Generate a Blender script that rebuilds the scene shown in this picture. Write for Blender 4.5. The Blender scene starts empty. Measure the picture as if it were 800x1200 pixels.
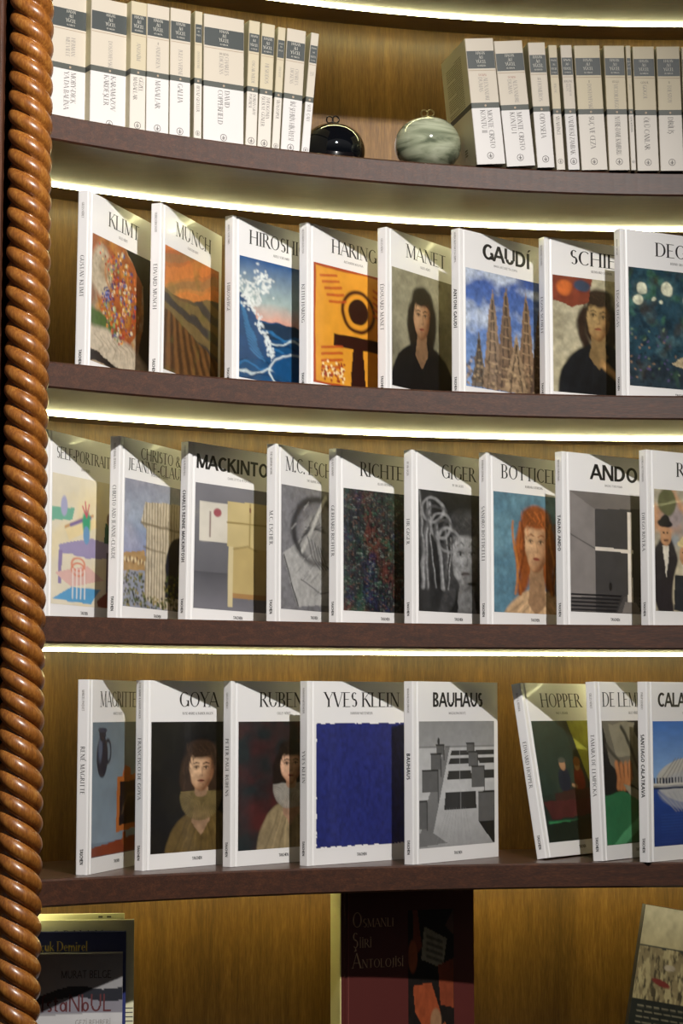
import bpy, bmesh, math, random
import numpy as np
from mathutils import Vector, Matrix

S = bpy.context.scene
COL = S.collection
R = math.radians
random.seed(7)

# ------------------------------------------------------------------ camera
FPX = 2400.0                      # focal length in pixels of the 800x1200 frame
PITCH = R(5.47)
CZ = 1.55                         # eye height
cam_d = bpy.data.cameras.new('camera')
cam = bpy.data.objects.new('camera', cam_d)
COL.objects.link(cam)
cam.location = (0, 0, CZ)
cam.rotation_euler = (R(90) + PITCH, 0, 0)
cam_d.sensor_fit = 'VERTICAL'
cam_d.sensor_height = 36.0
cam_d.lens = FPX / 1200.0 * 36.0
cam_d.clip_start = 0.05
S.camera = cam

# ------------------------------------------------------------------ world, lamps, exposure
S.view_settings.view_transform = 'Standard'
S.view_settings.look = 'None'
S.view_settings.gamma = 1.0
S.view_settings.use_curve_mapping = False
S.view_settings.exposure = 0.0
W = bpy.data.worlds.new('world')
S.world = W
W.use_nodes = True
# a dim room: dark floor below, pale lit ceiling above
_n, _l = W.node_tree.nodes, W.node_tree.links
_tc = _n.new('ShaderNodeTexCoord')
_sx = _n.new('ShaderNodeSeparateXYZ')
_cr = _n.new('ShaderNodeValToRGB')
_mr = _n.new('ShaderNodeMapRange')
_mr.inputs['From Min'].default_value = -1
_l.new(_tc.outputs['Generated'], _sx.inputs[0])
_l.new(_sx.outputs['Z'], _mr.inputs['Value'])
_l.new(_mr.outputs[0], _cr.inputs[0])
_e = _cr.color_ramp.elements
_e[0].position, _e[0].color = 0.45, (0.05, 0.045, 0.04, 1)
_e[1].position, _e[1].color = 0.66, (1.0, 0.98, 0.95, 1)
_l.new(_cr.outputs[0], _n['Background'].inputs[0])
_n['Background'].inputs[1].default_value = 0.12

sp = bpy.data.lights.new('ceiling_spot', 'SPOT')
sp.energy = 275
sp.color = (1.0, 0.965, 0.92)
sp.spot_size = R(80)
sp.spot_blend = 1.0
sp.shadow_soft_size = 0.018
spo = bpy.data.objects.new('ceiling_spot', sp)
COL.objects.link(spo)
spo.location = (0.45, 1.15, CZ + 1.5)
spo.rotation_euler = (Vector((-0.36, 2.75, CZ + 0.25)) - spo.location).to_track_quat('-Z', 'Y').to_euler()

LED_STRENGTH = 30.0
LED_COLOR = (1.0, 0.94, 0.47)

# ------------------------------------------------------------------ colour and material helpers
def s2l(c):
    c = np.asarray(c, dtype=float)
    return np.where(c <= 0.04045, c / 12.92, ((c + 0.055) / 1.055) ** 2.4)

def hx(h):
    return tuple(s2l([int(h[i:i + 2], 16) / 255 for i in (0, 2, 4)])) + (1.0,)

def mat(name, col, rough=0.5, metal=0.0, spec=0.5, coat=0.0, bump=0.0, bscale=200.0, vary=0.0):
    m = bpy.data.materials.new(name)
    m.use_nodes = True
    nt = m.node_tree
    b = nt.nodes['Principled BSDF']
    b.inputs['Base Color'].default_value = col
    b.inputs['Roughness'].default_value = rough
    b.inputs['Metallic'].default_value = metal
    b.inputs['Specular IOR Level'].default_value = spec
    b.inputs['Coat Weight'].default_value = coat
    if bump or vary:
        tc = nt.nodes.new('ShaderNodeTexCoord')
        n = nt.nodes.new('ShaderNodeTexNoise')
        n.inputs['Scale'].default_value = bscale
        n.inputs['Detail'].default_value = 4
        nt.links.new(tc.outputs['Object'], n.inputs['Vector'])
        if bump:
            bp = nt.nodes.new('ShaderNodeBump')
            bp.inputs['Strength'].default_value = bump
            bp.inputs['Distance'].default_value = 0.001
            nt.links.new(n.outputs['Fac'], bp.inputs['Height'])
            nt.links.new(bp.outputs['Normal'], b.inputs['Normal'])
        if vary:
            mx = nt.nodes.new('ShaderNodeMix')
            mx.data_type = 'RGBA'
            mx.inputs['A'].default_value = tuple(c * (1 - vary) for c in col[:3]) + (1,)
            mx.inputs['B'].default_value = tuple(min(1, c * (1 + vary)) for c in col[:3]) + (1,)
            nt.links.new(n.outputs['Fac'], mx.inputs['Factor'])
            nt.links.new(mx.outputs['Result'], b.inputs['Base Color'])
    return m

def wood(name, dark, mid, light, stretch, rough=0.35, coat=0.3, scale=1.0, fine=0.35, bump=0.15, low=None, cr=0.15, spec=0.5):
    """grain: noise stretched along one axis + fine pores"""
    m = bpy.data.materials.new(name)
    m.use_nodes = True
    nt = m.node_tree
    N, L = nt.nodes, nt.links
    b = N['Principled BSDF']
    b.inputs['Specular IOR Level'].default_value = spec
    tc = N.new('ShaderNodeTexCoord')
    mp = N.new('ShaderNodeMapping')
    mp.inputs['Scale'].default_value = stretch
    L.new(tc.outputs['Object'], mp.inputs['Vector'])
    n1 = N.new('ShaderNodeTexNoise')
    n1.inputs['Scale'].default_value = 9 * scale
    n1.inputs['Detail'].default_value = 6
    n1.inputs['Roughness'].default_value = 0.65
    n1.inputs['Distortion'].default_value = 0.6
    n2 = N.new('ShaderNodeTexNoise')
    n2.inputs['Scale'].default_value = 55 * scale
    n2.inputs['Detail'].default_value = 5
    L.new(mp.outputs['Vector'], n1.inputs['Vector'])
    L.new(mp.outputs['Vector'], n2.inputs['Vector'])
    mx = N.new('ShaderNodeMix')
    mx.inputs['Factor'].default_value = fine
    L.new(n1.outputs['Fac'], mx.inputs['A'])
    L.new(n2.outputs['Fac'], mx.inputs['B'])
    cr_ = N.new('ShaderNodeValToRGB')
    e = cr_.color_ramp.elements
    e[0].position, e[0].color = 0.5 - cr, dark
    e[1].position, e[1].color = 0.5 + cr, light
    k = e.new(0.5)
    k.color = mid
    L.new(mx.outputs['Result'], cr_.inputs['Fac'])
    if low:
        m3 = N.new('ShaderNodeMapping')
        m3.inputs['Scale'].default_value = (6, 6, 0.25)
        n3 = N.new('ShaderNodeTexNoise')
        n3.inputs['Scale'].default_value = 1.6
        n3.inputs['Detail'].default_value = 2
        L.new(tc.outputs['Object'], m3.inputs['Vector'])
        L.new(m3.outputs['Vector'], n3.inputs['Vector'])
        r3 = N.new('ShaderNodeMapRange')
        r3.inputs['From Min'].default_value = 0.35
        r3.inputs['From Max'].default_value = 0.65
        r3.inputs['To Min'].default_value = low
        r3.inputs['To Max'].default_value = 1.12
        L.new(n3.outputs['Fac'], r3.inputs['Value'])
        vm = N.new('ShaderNodeVectorMath')
        vm.operation = 'SCALE'
        L.new(cr_.outputs['Color'], vm.inputs[0])
        L.new(r3.outputs[0], vm.inputs['Scale'])
        L.new(vm.outputs[0], b.inputs['Base Color'])
    else:
        L.new(cr_.outputs['Color'], b.inputs['Base Color'])
    bp = N.new('ShaderNodeBump')
    bp.inputs['Strength'].default_value = bump
    bp.inputs['Distance'].default_value = 0.0008
    L.new(n2.outputs['Fac'], bp.inputs['Height'])
    L.new(bp.outputs['Normal'], b.inputs['Normal'])
    b.inputs['Roughness'].default_value = rough
    b.inputs['Coat Weight'].default_value = coat
    b.inputs['Coat Roughness'].default_value = 0.22
    return m

M = {}
M['shelf'] = wood('oiled_shelf_wood', hx('221006'), hx('3c1e0e'), hx('5a321a'), (1.2, 16, 16), rough=0.48, coat=0.4, spec=0.65, fine=0.5, cr=0.2)
M['panel'] = wood('back_veneer', hx('573a15'), hx('7a5521'), hx('987034'), (14, 14, 1.0), rough=0.42, coat=0.1, scale=1.1, fine=0.45, cr=0.22, low=0.62)
M['side'] = wood('side_veneer', hx('3a2114'), hx('56321f'), hx('6b4430'), (14, 14, 0.8), rough=0.4, coat=0.2)
M['column'] = wood('varnished_column_wood', hx('5a3212'), hx('8a5320'), hx('b27a36'), (9, 9, 2.0), rough=0.36, coat=0.35, fine=0.5, bump=0.1, cr=0.22)
M['channel'] = mat('light_channel_metal', hx('4d4430'), 0.4, 0.5)
M['white'] = mat('laminated_white_board', hx('e9e7e6'), 0.28, coat=0.15, bump=0.04, bscale=60)
M['pages'] = mat('page_edges', hx('d8d2c2'), 0.8, vary=0.06, bscale=400)
M['ink'] = mat('black_ink', hx('1c1a1b'), 0.45)
M['ink_soft'] = mat('grey_ink', hx('55504f'), 0.6)
M['ink_pale'] = mat('pale_print', hx('c9c4b8'), 0.6)
M['ink_grey'] = mat('mid_grey_print', hx('8a8480'), 0.6)
M['ink_red'] = mat('brick_red_print', hx('8d4a40'), 0.6)
M['band'] = mat('charcoal_band_print', hx('3b403f'), 0.45, vary=0.08, bscale=40)
M['thinline'] = mat('tan_line_print', hx('a08d78'), 0.6)
M['stripe_side'] = mat('blurb_print', hx('77704e'), 0.7)

led = bpy.data.materials.new('led_diffuser')
led.use_nodes = True
nt = led.node_tree
nt.nodes.clear()
o_ = nt.nodes.new('ShaderNodeOutputMaterial')
e_ = nt.nodes.new('ShaderNodeEmission')
e_.inputs['Color'].default_value = LED_COLOR + (1,)
e_.inputs['Strength'].default_value = LED_STRENGTH
nt.links.new(e_.outputs[0], o_.inputs[0])
M['led'] = led

def attr_mat(name, rough=0.3):
    m = bpy.data.materials.new(name)
    m.use_nodes = True
    nt = m.node_tree
    a = nt.nodes.new('ShaderNodeVertexColor')
    a.layer_name = 'print'
    b = nt.nodes['Principled BSDF']
    nt.links.new(a.outputs['Color'], b.inputs['Base Color'])
    b.inputs['Roughness'].default_value = rough
    b.inputs['Coat Weight'].default_value = 0.1
    return m
M['print'] = attr_mat('printed_picture', 0.3)

# paperback cover: cream above, white below a dark stripe (by height on the book)
def paperback_mat(name, upper, lower, stripe):
    m = bpy.data.materials.new(name)
    m.use_nodes = True
    nt = m.node_tree
    N, L = nt.nodes, nt.links
    tc = N.new('ShaderNodeTexCoord')
    sx = N.new('ShaderNodeSeparateXYZ')
    L.new(tc.outputs['Object'], sx.inputs[0])
    dv = N.new('ShaderNodeMath')
    dv.operation = 'DIVIDE'
    dv.inputs[1].default_value = 0.19
    L.new(sx.outputs['Z'], dv.inputs[0])
    cr = N.new('ShaderNodeValToRGB')
    cr.color_ramp.interpolation = 'CONSTANT'
    e = cr.color_ramp.elements
    e[0].position, e[0].color = 0.0, lower
    e[1].position, e[1].color = 0.445, stripe
    k = e.new(0.485)
    k.color = upper
    L.new(dv.outputs[0], cr.inputs['Fac'])
    b = N['Principled BSDF']
    L.new(cr.outputs['Color'], b.inputs['Base Color'])
    b.inputs['Roughness'].default_value = 0.5
    return m
M['pb_a'] = paperback_mat('paperback_cover', hx('c0b6a6'), hx('cfcbc8'), hx('474a44'))
M['pb_b'] = paperback_mat('aged_paperback_cover', hx('bcb095'), hx('ccc5bb'), hx('474a44'))
M['pb_side'] = paperback_mat('paperback_back_cover', hx('c9c19a'), hx('c2b898'), hx('35372f'))

# ------------------------------------------------------------------ object helpers
def link(name, me, parent=None, mats=(), smooth=False):
    o = bpy.data.objects.new(name, me)
    COL.objects.link(o)
    for m in mats:
        me.materials.append(m)
    if parent is not None:
        o.parent = parent
    if smooth:
        me.polygons.foreach_set('use_smooth', [True] * len(me.polygons))
    return o

def mesh_obj(name, verts, faces, m, parent=None, smooth=False, mi=None):
    me = bpy.data.meshes.new(name)
    me.from_pydata([tuple(v) for v in verts], [], faces)
    me.update()
    mats = m if isinstance(m, (list, tuple)) else [m]
    o = link(name, me, parent, mats, smooth)
    if mi is not None:
        me.polygons.foreach_set('material_index', mi)
    return o

def fix_normals(o):
    bm = bmesh.new()
    bm.from_mesh(o.data)
    bmesh.ops.recalc_face_normals(bm, faces=bm.faces)
    bm.to_mesh(o.data)
    bm.free()
    return o

def empty(name, mtx, label, cat, group=None):
    o = bpy.data.objects.new(name, None)
    COL.objects.link(o)
    o.empty_display_size = 0.02
    o.matrix_world = mtx
    o['label'] = label
    o['category'] = cat
    if group:
        o['group'] = group
    return o

def box(bounds, name, m, parent=None, bevel=0.0):
    x0, x1, y0, y1, z0, z1 = bounds
    bm = bmesh.new()
    bmesh.ops.create_cube(bm, size=1)
    for v in bm.verts:
        v.co = Vector((x0 + (v.co.x + .5) * (x1 - x0), y0 + (v.co.y + .5) * (y1 - y0), z0 + (v.co.z + .5) * (z1 - z0)))
    if bevel:
        bmesh.ops.bevel(bm, geom=list(bm.edges), offset=bevel, segments=2, affect='EDGES')
    me = bpy.data.meshes.new(name)
    bm.to_mesh(me)
    bm.free()
    return link(name, me, parent, [m])

# ------------------------------------------------------------------ pixel rays
def ray(px, py):
    a, b = (px - 400) / FPX, (600 - py) / FPX
    c, s = math.cos(PITCH), math.sin(PITCH)
    return Vector((a, c - b * s, s + b * c))

def on_plane(px, py, h):
    """point at height h (relative to the eye) seen at that pixel"""
    d = ray(px, py)
    k = h / d.z
    return Vector((d.x * k, d.y * k, CZ + h))

def at_y_h(px, Y, h):
    """x of the point at depth Y, height h, whose image column is px"""
    c, s = math.cos(PITCH), math.sin(PITCH)
    depth = Y * c + h * s
    return (px - 400) / FPX * depth

# ------------------------------------------------------------------ the bookcase
CX, CY = 0.553, 1.40              # centre of the circular niche
RF, RB, RL = 1.60, 1.89, 1.815    # front edge, back wall, light strip
A0, A1 = R(126.5), R(50)          # from the left end to beyond the right of the frame
TH = 0.036
SH = [1.1335, 0.797, 0.460, 0.121, -0.222, -0.562]    # tops, relative to the eye

def arc_solid(name, profile, m, parent, n=120, a0=A0, a1=A1, closed=True):
    """sweep a closed (r, z) profile along the niche's arc"""
    vs, fs = [], []
    k = len(profile)
    for i in range(n + 1):
        a = a0 + (a1 - a0) * i / n
        for r, z in profile:
            vs.append((CX + r * math.cos(a), CY + r * math.sin(a), z))
    for i in range(n):
        for j in range(k):
            j2 = (j + 1) % k
            fs.append((i * k + j, i * k + j2, (i + 1) * k + j2, (i + 1) * k + j))
    fs.append(tuple(range(k)))
    fs.append(tuple(n * k + j for j in reversed(range(k))))
    o = mesh_obj(name, vs, fs, m, parent)
    return fix_normals(o)

bookcase = empty('bookcase', Matrix.Translation((CX, CY + 1.6, CZ + SH[5] - TH)),
                 'curved brown wooden bookcase built into a round niche with lit shelves', 'bookcase')
B0 = bookcase.matrix_world.translation.copy()

def bc(o):
    """keep world coordinates while parented to the bookcase or its parts"""
    o.matrix_parent_inverse = Matrix.Translation(-B0)
    return o

for i, h in enumerate(SH):
    z1 = CZ + h
    z0 = z1 - TH
    c = 0.0025
    rf = RF if i else RF - 0.30          # top board's unseen front is added depth, shading the wall below from the spot
    prof = [(rf + c, z0), (rf, z0 + c), (rf, z1 - c), (rf + c, z1), (RB + 0.002, z1), (RB + 0.002, z0)]
    s = bc(arc_solid('shelf', prof, M['shelf'], bookcase))
    if i < 5:
        arc_solid('light_strip', [(RL - 0.003, z0 - 0.0040), (RL - 0.003, z0 - 0.0012), (RL - 0.0026, z0 - 0.0004), (RL + 0.004, z0 - 0.0004), (RL + 0.004, z0 - 0.0018)], M['led'], s, a0=A0 - R(.3))
        arc_solid('light_channel', [(RL + 0.0042, z0 - 0.0016), (RL + 0.0042, z0 - 0.0003), (RL + 0.010, z0 - 0.0003), (RL + 0.009, z0 - 0.0016)], M['channel'], s, a0=A0 - R(.3))

# back panels, one per bay
for i in range(5):
    z0, z1 = CZ + SH[i + 1], CZ + SH[i] - TH
    bc(arc_solid('back_panel', [(RB, z0), (RB, z1), (RB + 0.012, z1), (RB + 0.012, z0)], M['panel'], bookcase))
bc(arc_solid('back_panel', [(RB, CZ + SH[0]), (RB, CZ + SH[0] + .3), (RB + 0.012, CZ + SH[0] + .3), (RB + 0.012, CZ + SH[0])], M['panel'], bookcase))

# left side panel along the radius, and the flat pilaster
def side_panel():
    a = A0
    ca, sa = math.cos(a), math.sin(a)
    t = Vector((-sa, ca, 0))                 # tangent, towards the left
    vs = []
    for z in (CZ - 0.62, CZ + 1.45):
        for r, q in ((RF - 0.002, 0.0003), (RB + 0.012, 0.0003), (RB + 0.012, 0.02), (RF - 0.002, 0.02)):
            vs.append(Vector((CX + r * ca, CY + r * sa, z)) + t * q)
    fs = [(3, 2, 1, 0), (4, 5, 6, 7), (0, 1, 5, 4), (1, 2, 6, 5), (2, 3, 7, 6), (3, 0, 4, 7)]
    return bc(fix_normals(mesh_obj('side_panel', vs, fs, M['side'], bookcase)))
side_panel()
pil = box((-1.10, -0.4475, 2.64, 2.72, CZ - 0.62, CZ + 1.45), 'wall_left', M['side'], None, 0.003)
pil['kind'] = 'structure'

# twisted column: three round strands wound round each other
def column():
    cx, cy, ro, rg = -0.4124, 2.655, 0.0292, 0.0178
    pitch = 0.0262 * 3
    z0, z1 = CZ - 0.62, CZ + 1.3
    nz, na = 1500, 60
    z = np.linspace(z0, z1, nz)[:, None]
    a = np.linspace(0, 2 * math.pi, na, endpoint=False)[None, :]
    ph = (3 * (a / (2 * math.pi) + (z - 0.002) / pitch)) % 1.0
    u = np.abs(ph * 2 - 1)
    r = rg + (ro - rg) * np.sqrt(np.clip(1 - u ** 1.9, 0, 1))
    x = cx + r * np.cos(a)
    y = cy + r * np.sin(a)
    zz = z + 0 * a
    v = np.stack([x, y, zz], -1).reshape(-1, 3)
    me = bpy.data.meshes.new('twisted_column')
    i = np.arange(nz - 1)[:, None] * na
    j = np.arange(na)[None, :]
    j2 = (j + 1) % na
    q = np.stack([i + j, i + j2, i + na + j2, i + na + j], -1).reshape(-1, 4)
    me.from_pydata(v.tolist(), [], q.tolist())
    me.update()
    return bc(link('twisted_column', me, bookcase, [M['column']], smooth=True))
column()

# ------------------------------------------------------------------ lettering
# every glyph: advance width, strokes, serif feet. k = thick line, n = thin line, c = arc
G = {
 'A': (.74, [('n', .03, 0, .36, 1), ('k', .36, 1, .71, 0), ('n', .14, .34, .58, .34)], [(.03, 0), (.71, 0)]),
 'B': (.62, [('k', .12, 0, .12, 1), ('c', .3, .75, .22, .25, -90, 90), ('c', .3, .26, .26, .26, -90, 90), ('n', .12, 1, .3, 1), ('n', .12, .51, .3, .51), ('n', .12, 0, .3, 0)], [(.1, 0), (.1, 1)]),
 'C': (.72, [('c', .42, .5, .37, .5, 48, 312)], []),
 'D': (.78, [('k', .12, 0, .12, 1), ('c', .3, .5, .42, .5, -90, 90), ('n', .12, 1, .3, 1), ('n', .12, 0, .3, 0)], [(.1, 0), (.1, 1)]),
 'E': (.6, [('k', .12, 0, .12, 1), ('n', .12, 1, .54, 1), ('n', .12, .52, .45, .52), ('n', .12, 0, .57, 0)], [(.1, 0), (.1, 1)]),
 'F': (.56, [('k', .12, 0, .12, 1), ('n', .12, 1, .52, 1), ('n', .12, .5, .44, .5)], [(.12, 0), (.1, 1)]),
 'G': (.78, [('c', .42, .5, .37, .5, 48, 320), ('k', .69, .05, .69, .42), ('n', .55, .42, .74, .42)], []),
 'H': (.8, [('k', .13, 0, .13, 1), ('k', .67, 0, .67, 1), ('n', .13, .52, .67, .52)], [(.13, 0), (.13, 1), (.67, 0), (.67, 1)]),
 'I': (.3, [('k', .15, 0, .15, 1)], [(.15, 0), (.15, 1)]),
 'J': (.36, [('k', .2, .1, .2, 1), ('c', .04, .08, .16, .2, -80, 0)], [(.2, 1)]),
 'K': (.72, [('k', .13, 0, .13, 1), ('n', .13, .42, .6, 1), ('k', .3, .58, .68, 0)], [(.13, 0), (.13, 1), (.6, 1), (.68, 0)]),
 'L': (.58, [('k', .12, 0, .12, 1), ('n', .12, 0, .55, 0)], [(.12, 0), (.12, 1)]),
 'M': (.92, [('n', .12, 0, .14, 1), ('k', .14, 1, .46, .05), ('n', .46, .05, .78, 1), ('k', .79, 0, .78, 1)], [(.12, 0), (.8, 0), (.12, 1), (.8, 1)]),
 'N': (.8, [('n', .13, 0, .13, 1), ('k', .13, 1, .68, 0), ('n', .68, 0, .68, 1)], [(.13, 0), (.11, 1), (.68, 1)]),
 'O': (.84, [('c', .42, .5, .37, .5, 0, 360)], []),
 'P': (.58, [('k', .12, 0, .12, 1), ('c', .28, .73, .24, .27, -90, 90), ('n', .12, 1, .28, 1), ('n', .12, .46, .28, .46)], [(.12, 0), (.1, 1)]),
 'Q': (.84, [('c', .42, .5, .37, .5, 0, 360), ('k', .5, .15, .8, -.18)], []),
 'R': (.66, [('k', .12, 0, .12, 1), ('c', .28, .75, .23, .25, -90, 90), ('n', .12, 1, .28, 1), ('n', .12, .5, .28, .5), ('k', .3, .5, .64, 0)], [(.12, 0), (.1, 1), (.65, 0)]),
 'S': (.52, [('c', .27, .74, .2, .26, 40, 255), ('k', .2, .56, .36, .44), ('c', .27, .26, .21, .26, -140, 75)], []),
 'T': (.66, [('k', .33, 0, .33, 1), ('n', .03, 1, .63, 1)], [(.33, 0)]),
 'U': (.78, [('k', .13, .32, .13, 1), ('c', .4, .32, .27, .32, 180, 360), ('n', .67, .3, .67, 1)], [(.13, 1), (.67, 1)]),
 'V': (.72, [('k', .05, 1, .37, 0), ('n', .37, 0, .68, 1)], [(.05, 1), (.68, 1)]),
 'W': (1.0, [('k', .04, 1, .29, 0), ('n', .29, 0, .5, .9), ('k', .5, .9, .73, 0), ('n', .73, 0, .96, 1)], [(.04, 1), (.96, 1)]),
 'X': (.7, [('k', .06, 1, .64, 0), ('n', .06, 0, .62, 1)], [(.06, 0), (.06, 1), (.62, 1), (.64, 0)]),
 'Y': (.68, [('k', .05, 1, .34, .46), ('n', .64, 1, .34, .46), ('k', .34, 0, .34, .46)], [(.34, 0), (.05, 1), (.64, 1)]),
 'Z': (.64, [('n', .06, 1, .58, 1), ('k', .58, 1, .05, 0), ('n', .05, 0, .6, 0)], []),
 '-': (.36, [('k', .05, .36, .31, .36)], []),
 '.': (.24, [('c', .1, .05, .035, .035, 0, 360)], []),
 '&': (.8, [('c', .34, .77, .17, .22, 0, 360), ('c', .3, .27, .24, .28, 100, 400), ('k', .22, .62, .72, 0)], []),
 'a': (.52, [('c', .24, .28, .2, .28, 0, 360), ('k', .44, 0, .44, .58)], []),
 'b': (.54, [('k', .1, 0, .1, 1), ('c', .3, .28, .2, .28, 0, 360)], []),
 'c': (.46, [('c', .26, .3, .2, .3, 50, 310)], []),
 'd': (.54, [('k', .44, 0, .44, 1), ('c', .24, .28, .2, .28, 0, 360)], []),
 'e': (.5, [('c', .26, .3, .2, .3, 0, 320), ('n', .06, .32, .46, .32)], []),
 'i': (.26, [('k', .13, 0, .13, .6), ('c', .13, .82, .03, .03, 0, 360)], [(.13, 0)]),
 'k': (.54, [('k', .12, 0, .12, 1), ('n', .12, .25, .46, .6), ('k', .24, .36, .5, 0)], [(.12, 0), (.5, 0)]),
 'l': (.26, [('k', .13, 0, .13, 1)], [(.13, 0)]),
 'm': (.84, [('k', .12, 0, .12, .6), ('c', .28, .4, .15, .2, 0, 180), ('k', .43, 0, .43, .4), ('c', .58, .4, .15, .2, 0, 180), ('k', .73, 0, .73, .4)], [(.12, 0), (.43, 0), (.73, 0)]),
 'n': (.56, [('k', .12, 0, .12, .6), ('c', .29, .38, .17, .22, 0, 180), ('k', .46, 0, .46, .4)], [(.12, 0), (.46, 0)]),
 'r': (.4, [('k', .12, 0, .12, .6), ('c', .29, .38, .16, .22, 60, 180)], [(.12, 0)]),
 's': (.4, [('c', .2, .45, .14, .15, 30, 260), ('c', .2, .15, .15, .15, -140, 80)], []),
 't': (.38, [('k', .17, .05, .17, .85), ('n', .04, .6, .32, .6), ('c', .27, .1, .1, .1, 180, 300)], []),
 'u': (.56, [('k', .12, .2, .12, .6), ('c', .28, .22, .16, .22, 180, 360), ('k', .44, 0, .44, .6)], []),
 'f': (.34, [('k', .14, 0, .14, .8), ('c', .28, .8, .14, .2, 70, 180)], []),
}
ACC = {'İ': ('I', 'dot'), 'Ş': ('S', 'ced'), 'Ç': ('C', 'ced'), 'ç': ('c', 'ced'), 'Ü': ('U', 'dots'), 'Ö': ('O', 'dots'),
       'Ğ': ('G', 'bre'), 'Í': ('I', 'acu'), 'É': ('E', 'acu'), 'Â': ('A', 'cir'), 'Ú': ('U', 'acu')}

class Pen:
    def __init__(s):
        s.v, s.f = [], []
    def quad(s, a, b, c, d):
        n = len(s.v)
        s.v += [a, b, c, d]
        s.f.append((n, n + 1, n + 2, n + 3))

STY = {'serif': (.125, .042, True, 1.0), 'serif_light': (.095, .035, True, 1.0), 'bold': (.185, .165, False, .98), 'sans': (.1, .095, False, .95), 'tiny': (.15, .09, True, 1.0)}

def glyph(pen, ch, ox, oy, sc, wsc, sty):
    T, t, ser, adv = STY[sty]
    acc = None
    if ch in ACC:
        ch, acc = ACC[ch]
    if ch == ' ':
        return .3 * sc * wsc
    if ch not in G:
        return .3 * sc * wsc
    w, st, feet = G[ch]
    def P(x, y):
        return (ox + x * sc * wsc, oy + y * sc)
    def seg(x0, y0, x1, y1, wd):
        dx, dy = x1 - x0, y1 - y0
        L = math.hypot(dx, dy) or 1
        if abs(dy) > 1e-6 and abs(dy) > abs(dx) * .3:     # stems and diagonals end flat
            hw = wd / 2 * L / abs(dy)
            if abs(hw) > wd: hw = wd
            pen.quad(P(x0 - hw, y0), P(x0 + hw, y0), P(x1 + hw, y1), P(x1 - hw, y1))
        else:
            hh = wd / 2
            y0_, y1_ = y0, y1
            if y0 == y1 and y0 == 0: y0_ = y1_ = hh
            if y0 == y1 and y0 == 1: y0_ = y1_ = 1 - hh
            pen.quad(P(x0, y0_ - hh), P(x1, y1_ - hh), P(x1, y1_ + hh), P(x0, y0_ + hh))
    for s in st:
        if s[0] in 'kn':
            seg(*s[1:5], T if s[0] == 'k' else t)
        else:
            _, cx, cy, rx, ry, a0, a1 = s
            n = max(4, int(abs(a1 - a0) / 20))
            prev = None
            for i in range(n + 1):
                a = R(a0 + (a1 - a0) * i / n)
                wd = t + (T - t) * abs(math.cos(a)) ** 1.3
                c_, s_ = math.cos(a), math.sin(a)
                if rx < .05:
                    p, q = (cx + c_ * T * .62, cy + s_ * T * .62), (cx, cy)
                else:
                    p = (cx + rx * c_ + c_ * 0, cy + ry * s_)
                    q = (cx + (rx - wd) * c_, cy + (ry - (wd if not ser else max(wd * .8, t))) * s_)
                    if abs(a1 - a0) < 300 or ch not in 'OQ':
                        p = (cx + (rx + wd * .12) * c_, p[1])
                if prev:
                    pen.quad(P(*prev[0]), P(*p), P(*q), P(*prev[1]))
                prev = (p, q)
    if ser:
        for x, y in feet:
            yy = 0 if y == 0 else 1 - .035
            pen.quad(P(x - T * .95, yy), P(x + T * .95, yy), P(x + T * .95, yy + .035), P(x - T * .95, yy + .035))
    if acc == 'dot':
        pen.quad(P(w / 2 - .06, 1.1), P(w / 2 + .06, 1.1), P(w / 2 + .06, 1.22), P(w / 2 - .06, 1.22))
    if acc == 'dots':
        for q in (-.15, .15):
            pen.quad(P(w / 2 + q - .055, 1.1), P(w / 2 + q + .055, 1.1), P(w / 2 + q + .055, 1.21), P(w / 2 + q - .055, 1.21))
    if acc == 'acu':
        pen.quad(P(w / 2 - .06, 1.08), P(w / 2 + .04, 1.08), P(w / 2 + .2, 1.26), P(w / 2 + .06, 1.26))
    if acc in ('cir', 'bre'):
        k = 1 if acc == 'cir' else -1
        y0, y1 = (1.08, 1.22) if k == 1 else (1.22, 1.08)
        pen.quad(P(w / 2 - .18, y0), P(w / 2 - .1, y0), P(w / 2 + .04, y1), P(w / 2 - .04, y1))
        pen.quad(P(w / 2 + .18, y0), P(w / 2 + .1, y0), P(w / 2 - .04, y1), P(w / 2 + .04, y1))
    if acc == 'ced':
        pen.quad(P(w / 2 - .03, -.02), P(w / 2 + .05, -.02), P(w / 2 + .08, -.16), P(w / 2, -.16))
        pen.quad(P(w / 2 - .1, -.24), P(w / 2 + .08, -.22), P(w / 2 + .08, -.14), P(w / 2 - .08, -.18))
    return w * adv * sc * wsc

def text_width(txt, sc, wsc, sty, track=0):
    w = 0
    for ch in txt:
        c = ACC[ch][0] if ch in ACC else ch
        w += ((.3 if c not in G else G[c][0] * STY[sty][3]) + track) * sc * wsc
    return w

def text_obj(name, lines, m, parent, frame, sty='serif', align='c'):
    """lines: (text, x, y, cap height, width scale[, track]); frame maps (x, y) to local 3D"""
    pen = Pen()
    for ln in lines:
        txt, x, y, sc, wsc = ln[:5]
        tr = ln[5] if len(ln) > 5 else 0
        st = ln[6] if len(ln) > 6 else sty
        w = text_width(txt, sc, wsc, st, tr)
        x0 = x - w / 2 if align == 'c' else (x - w if align == 'r' else x)
        for ch in txt:
            x0 += glyph(pen, ch, x0, y, sc, wsc, st) + tr * sc * wsc
    if not pen.v:
        return None
    return mesh_obj(name, [frame(*p) for p in pen.v], pen.f, m, parent)

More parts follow.
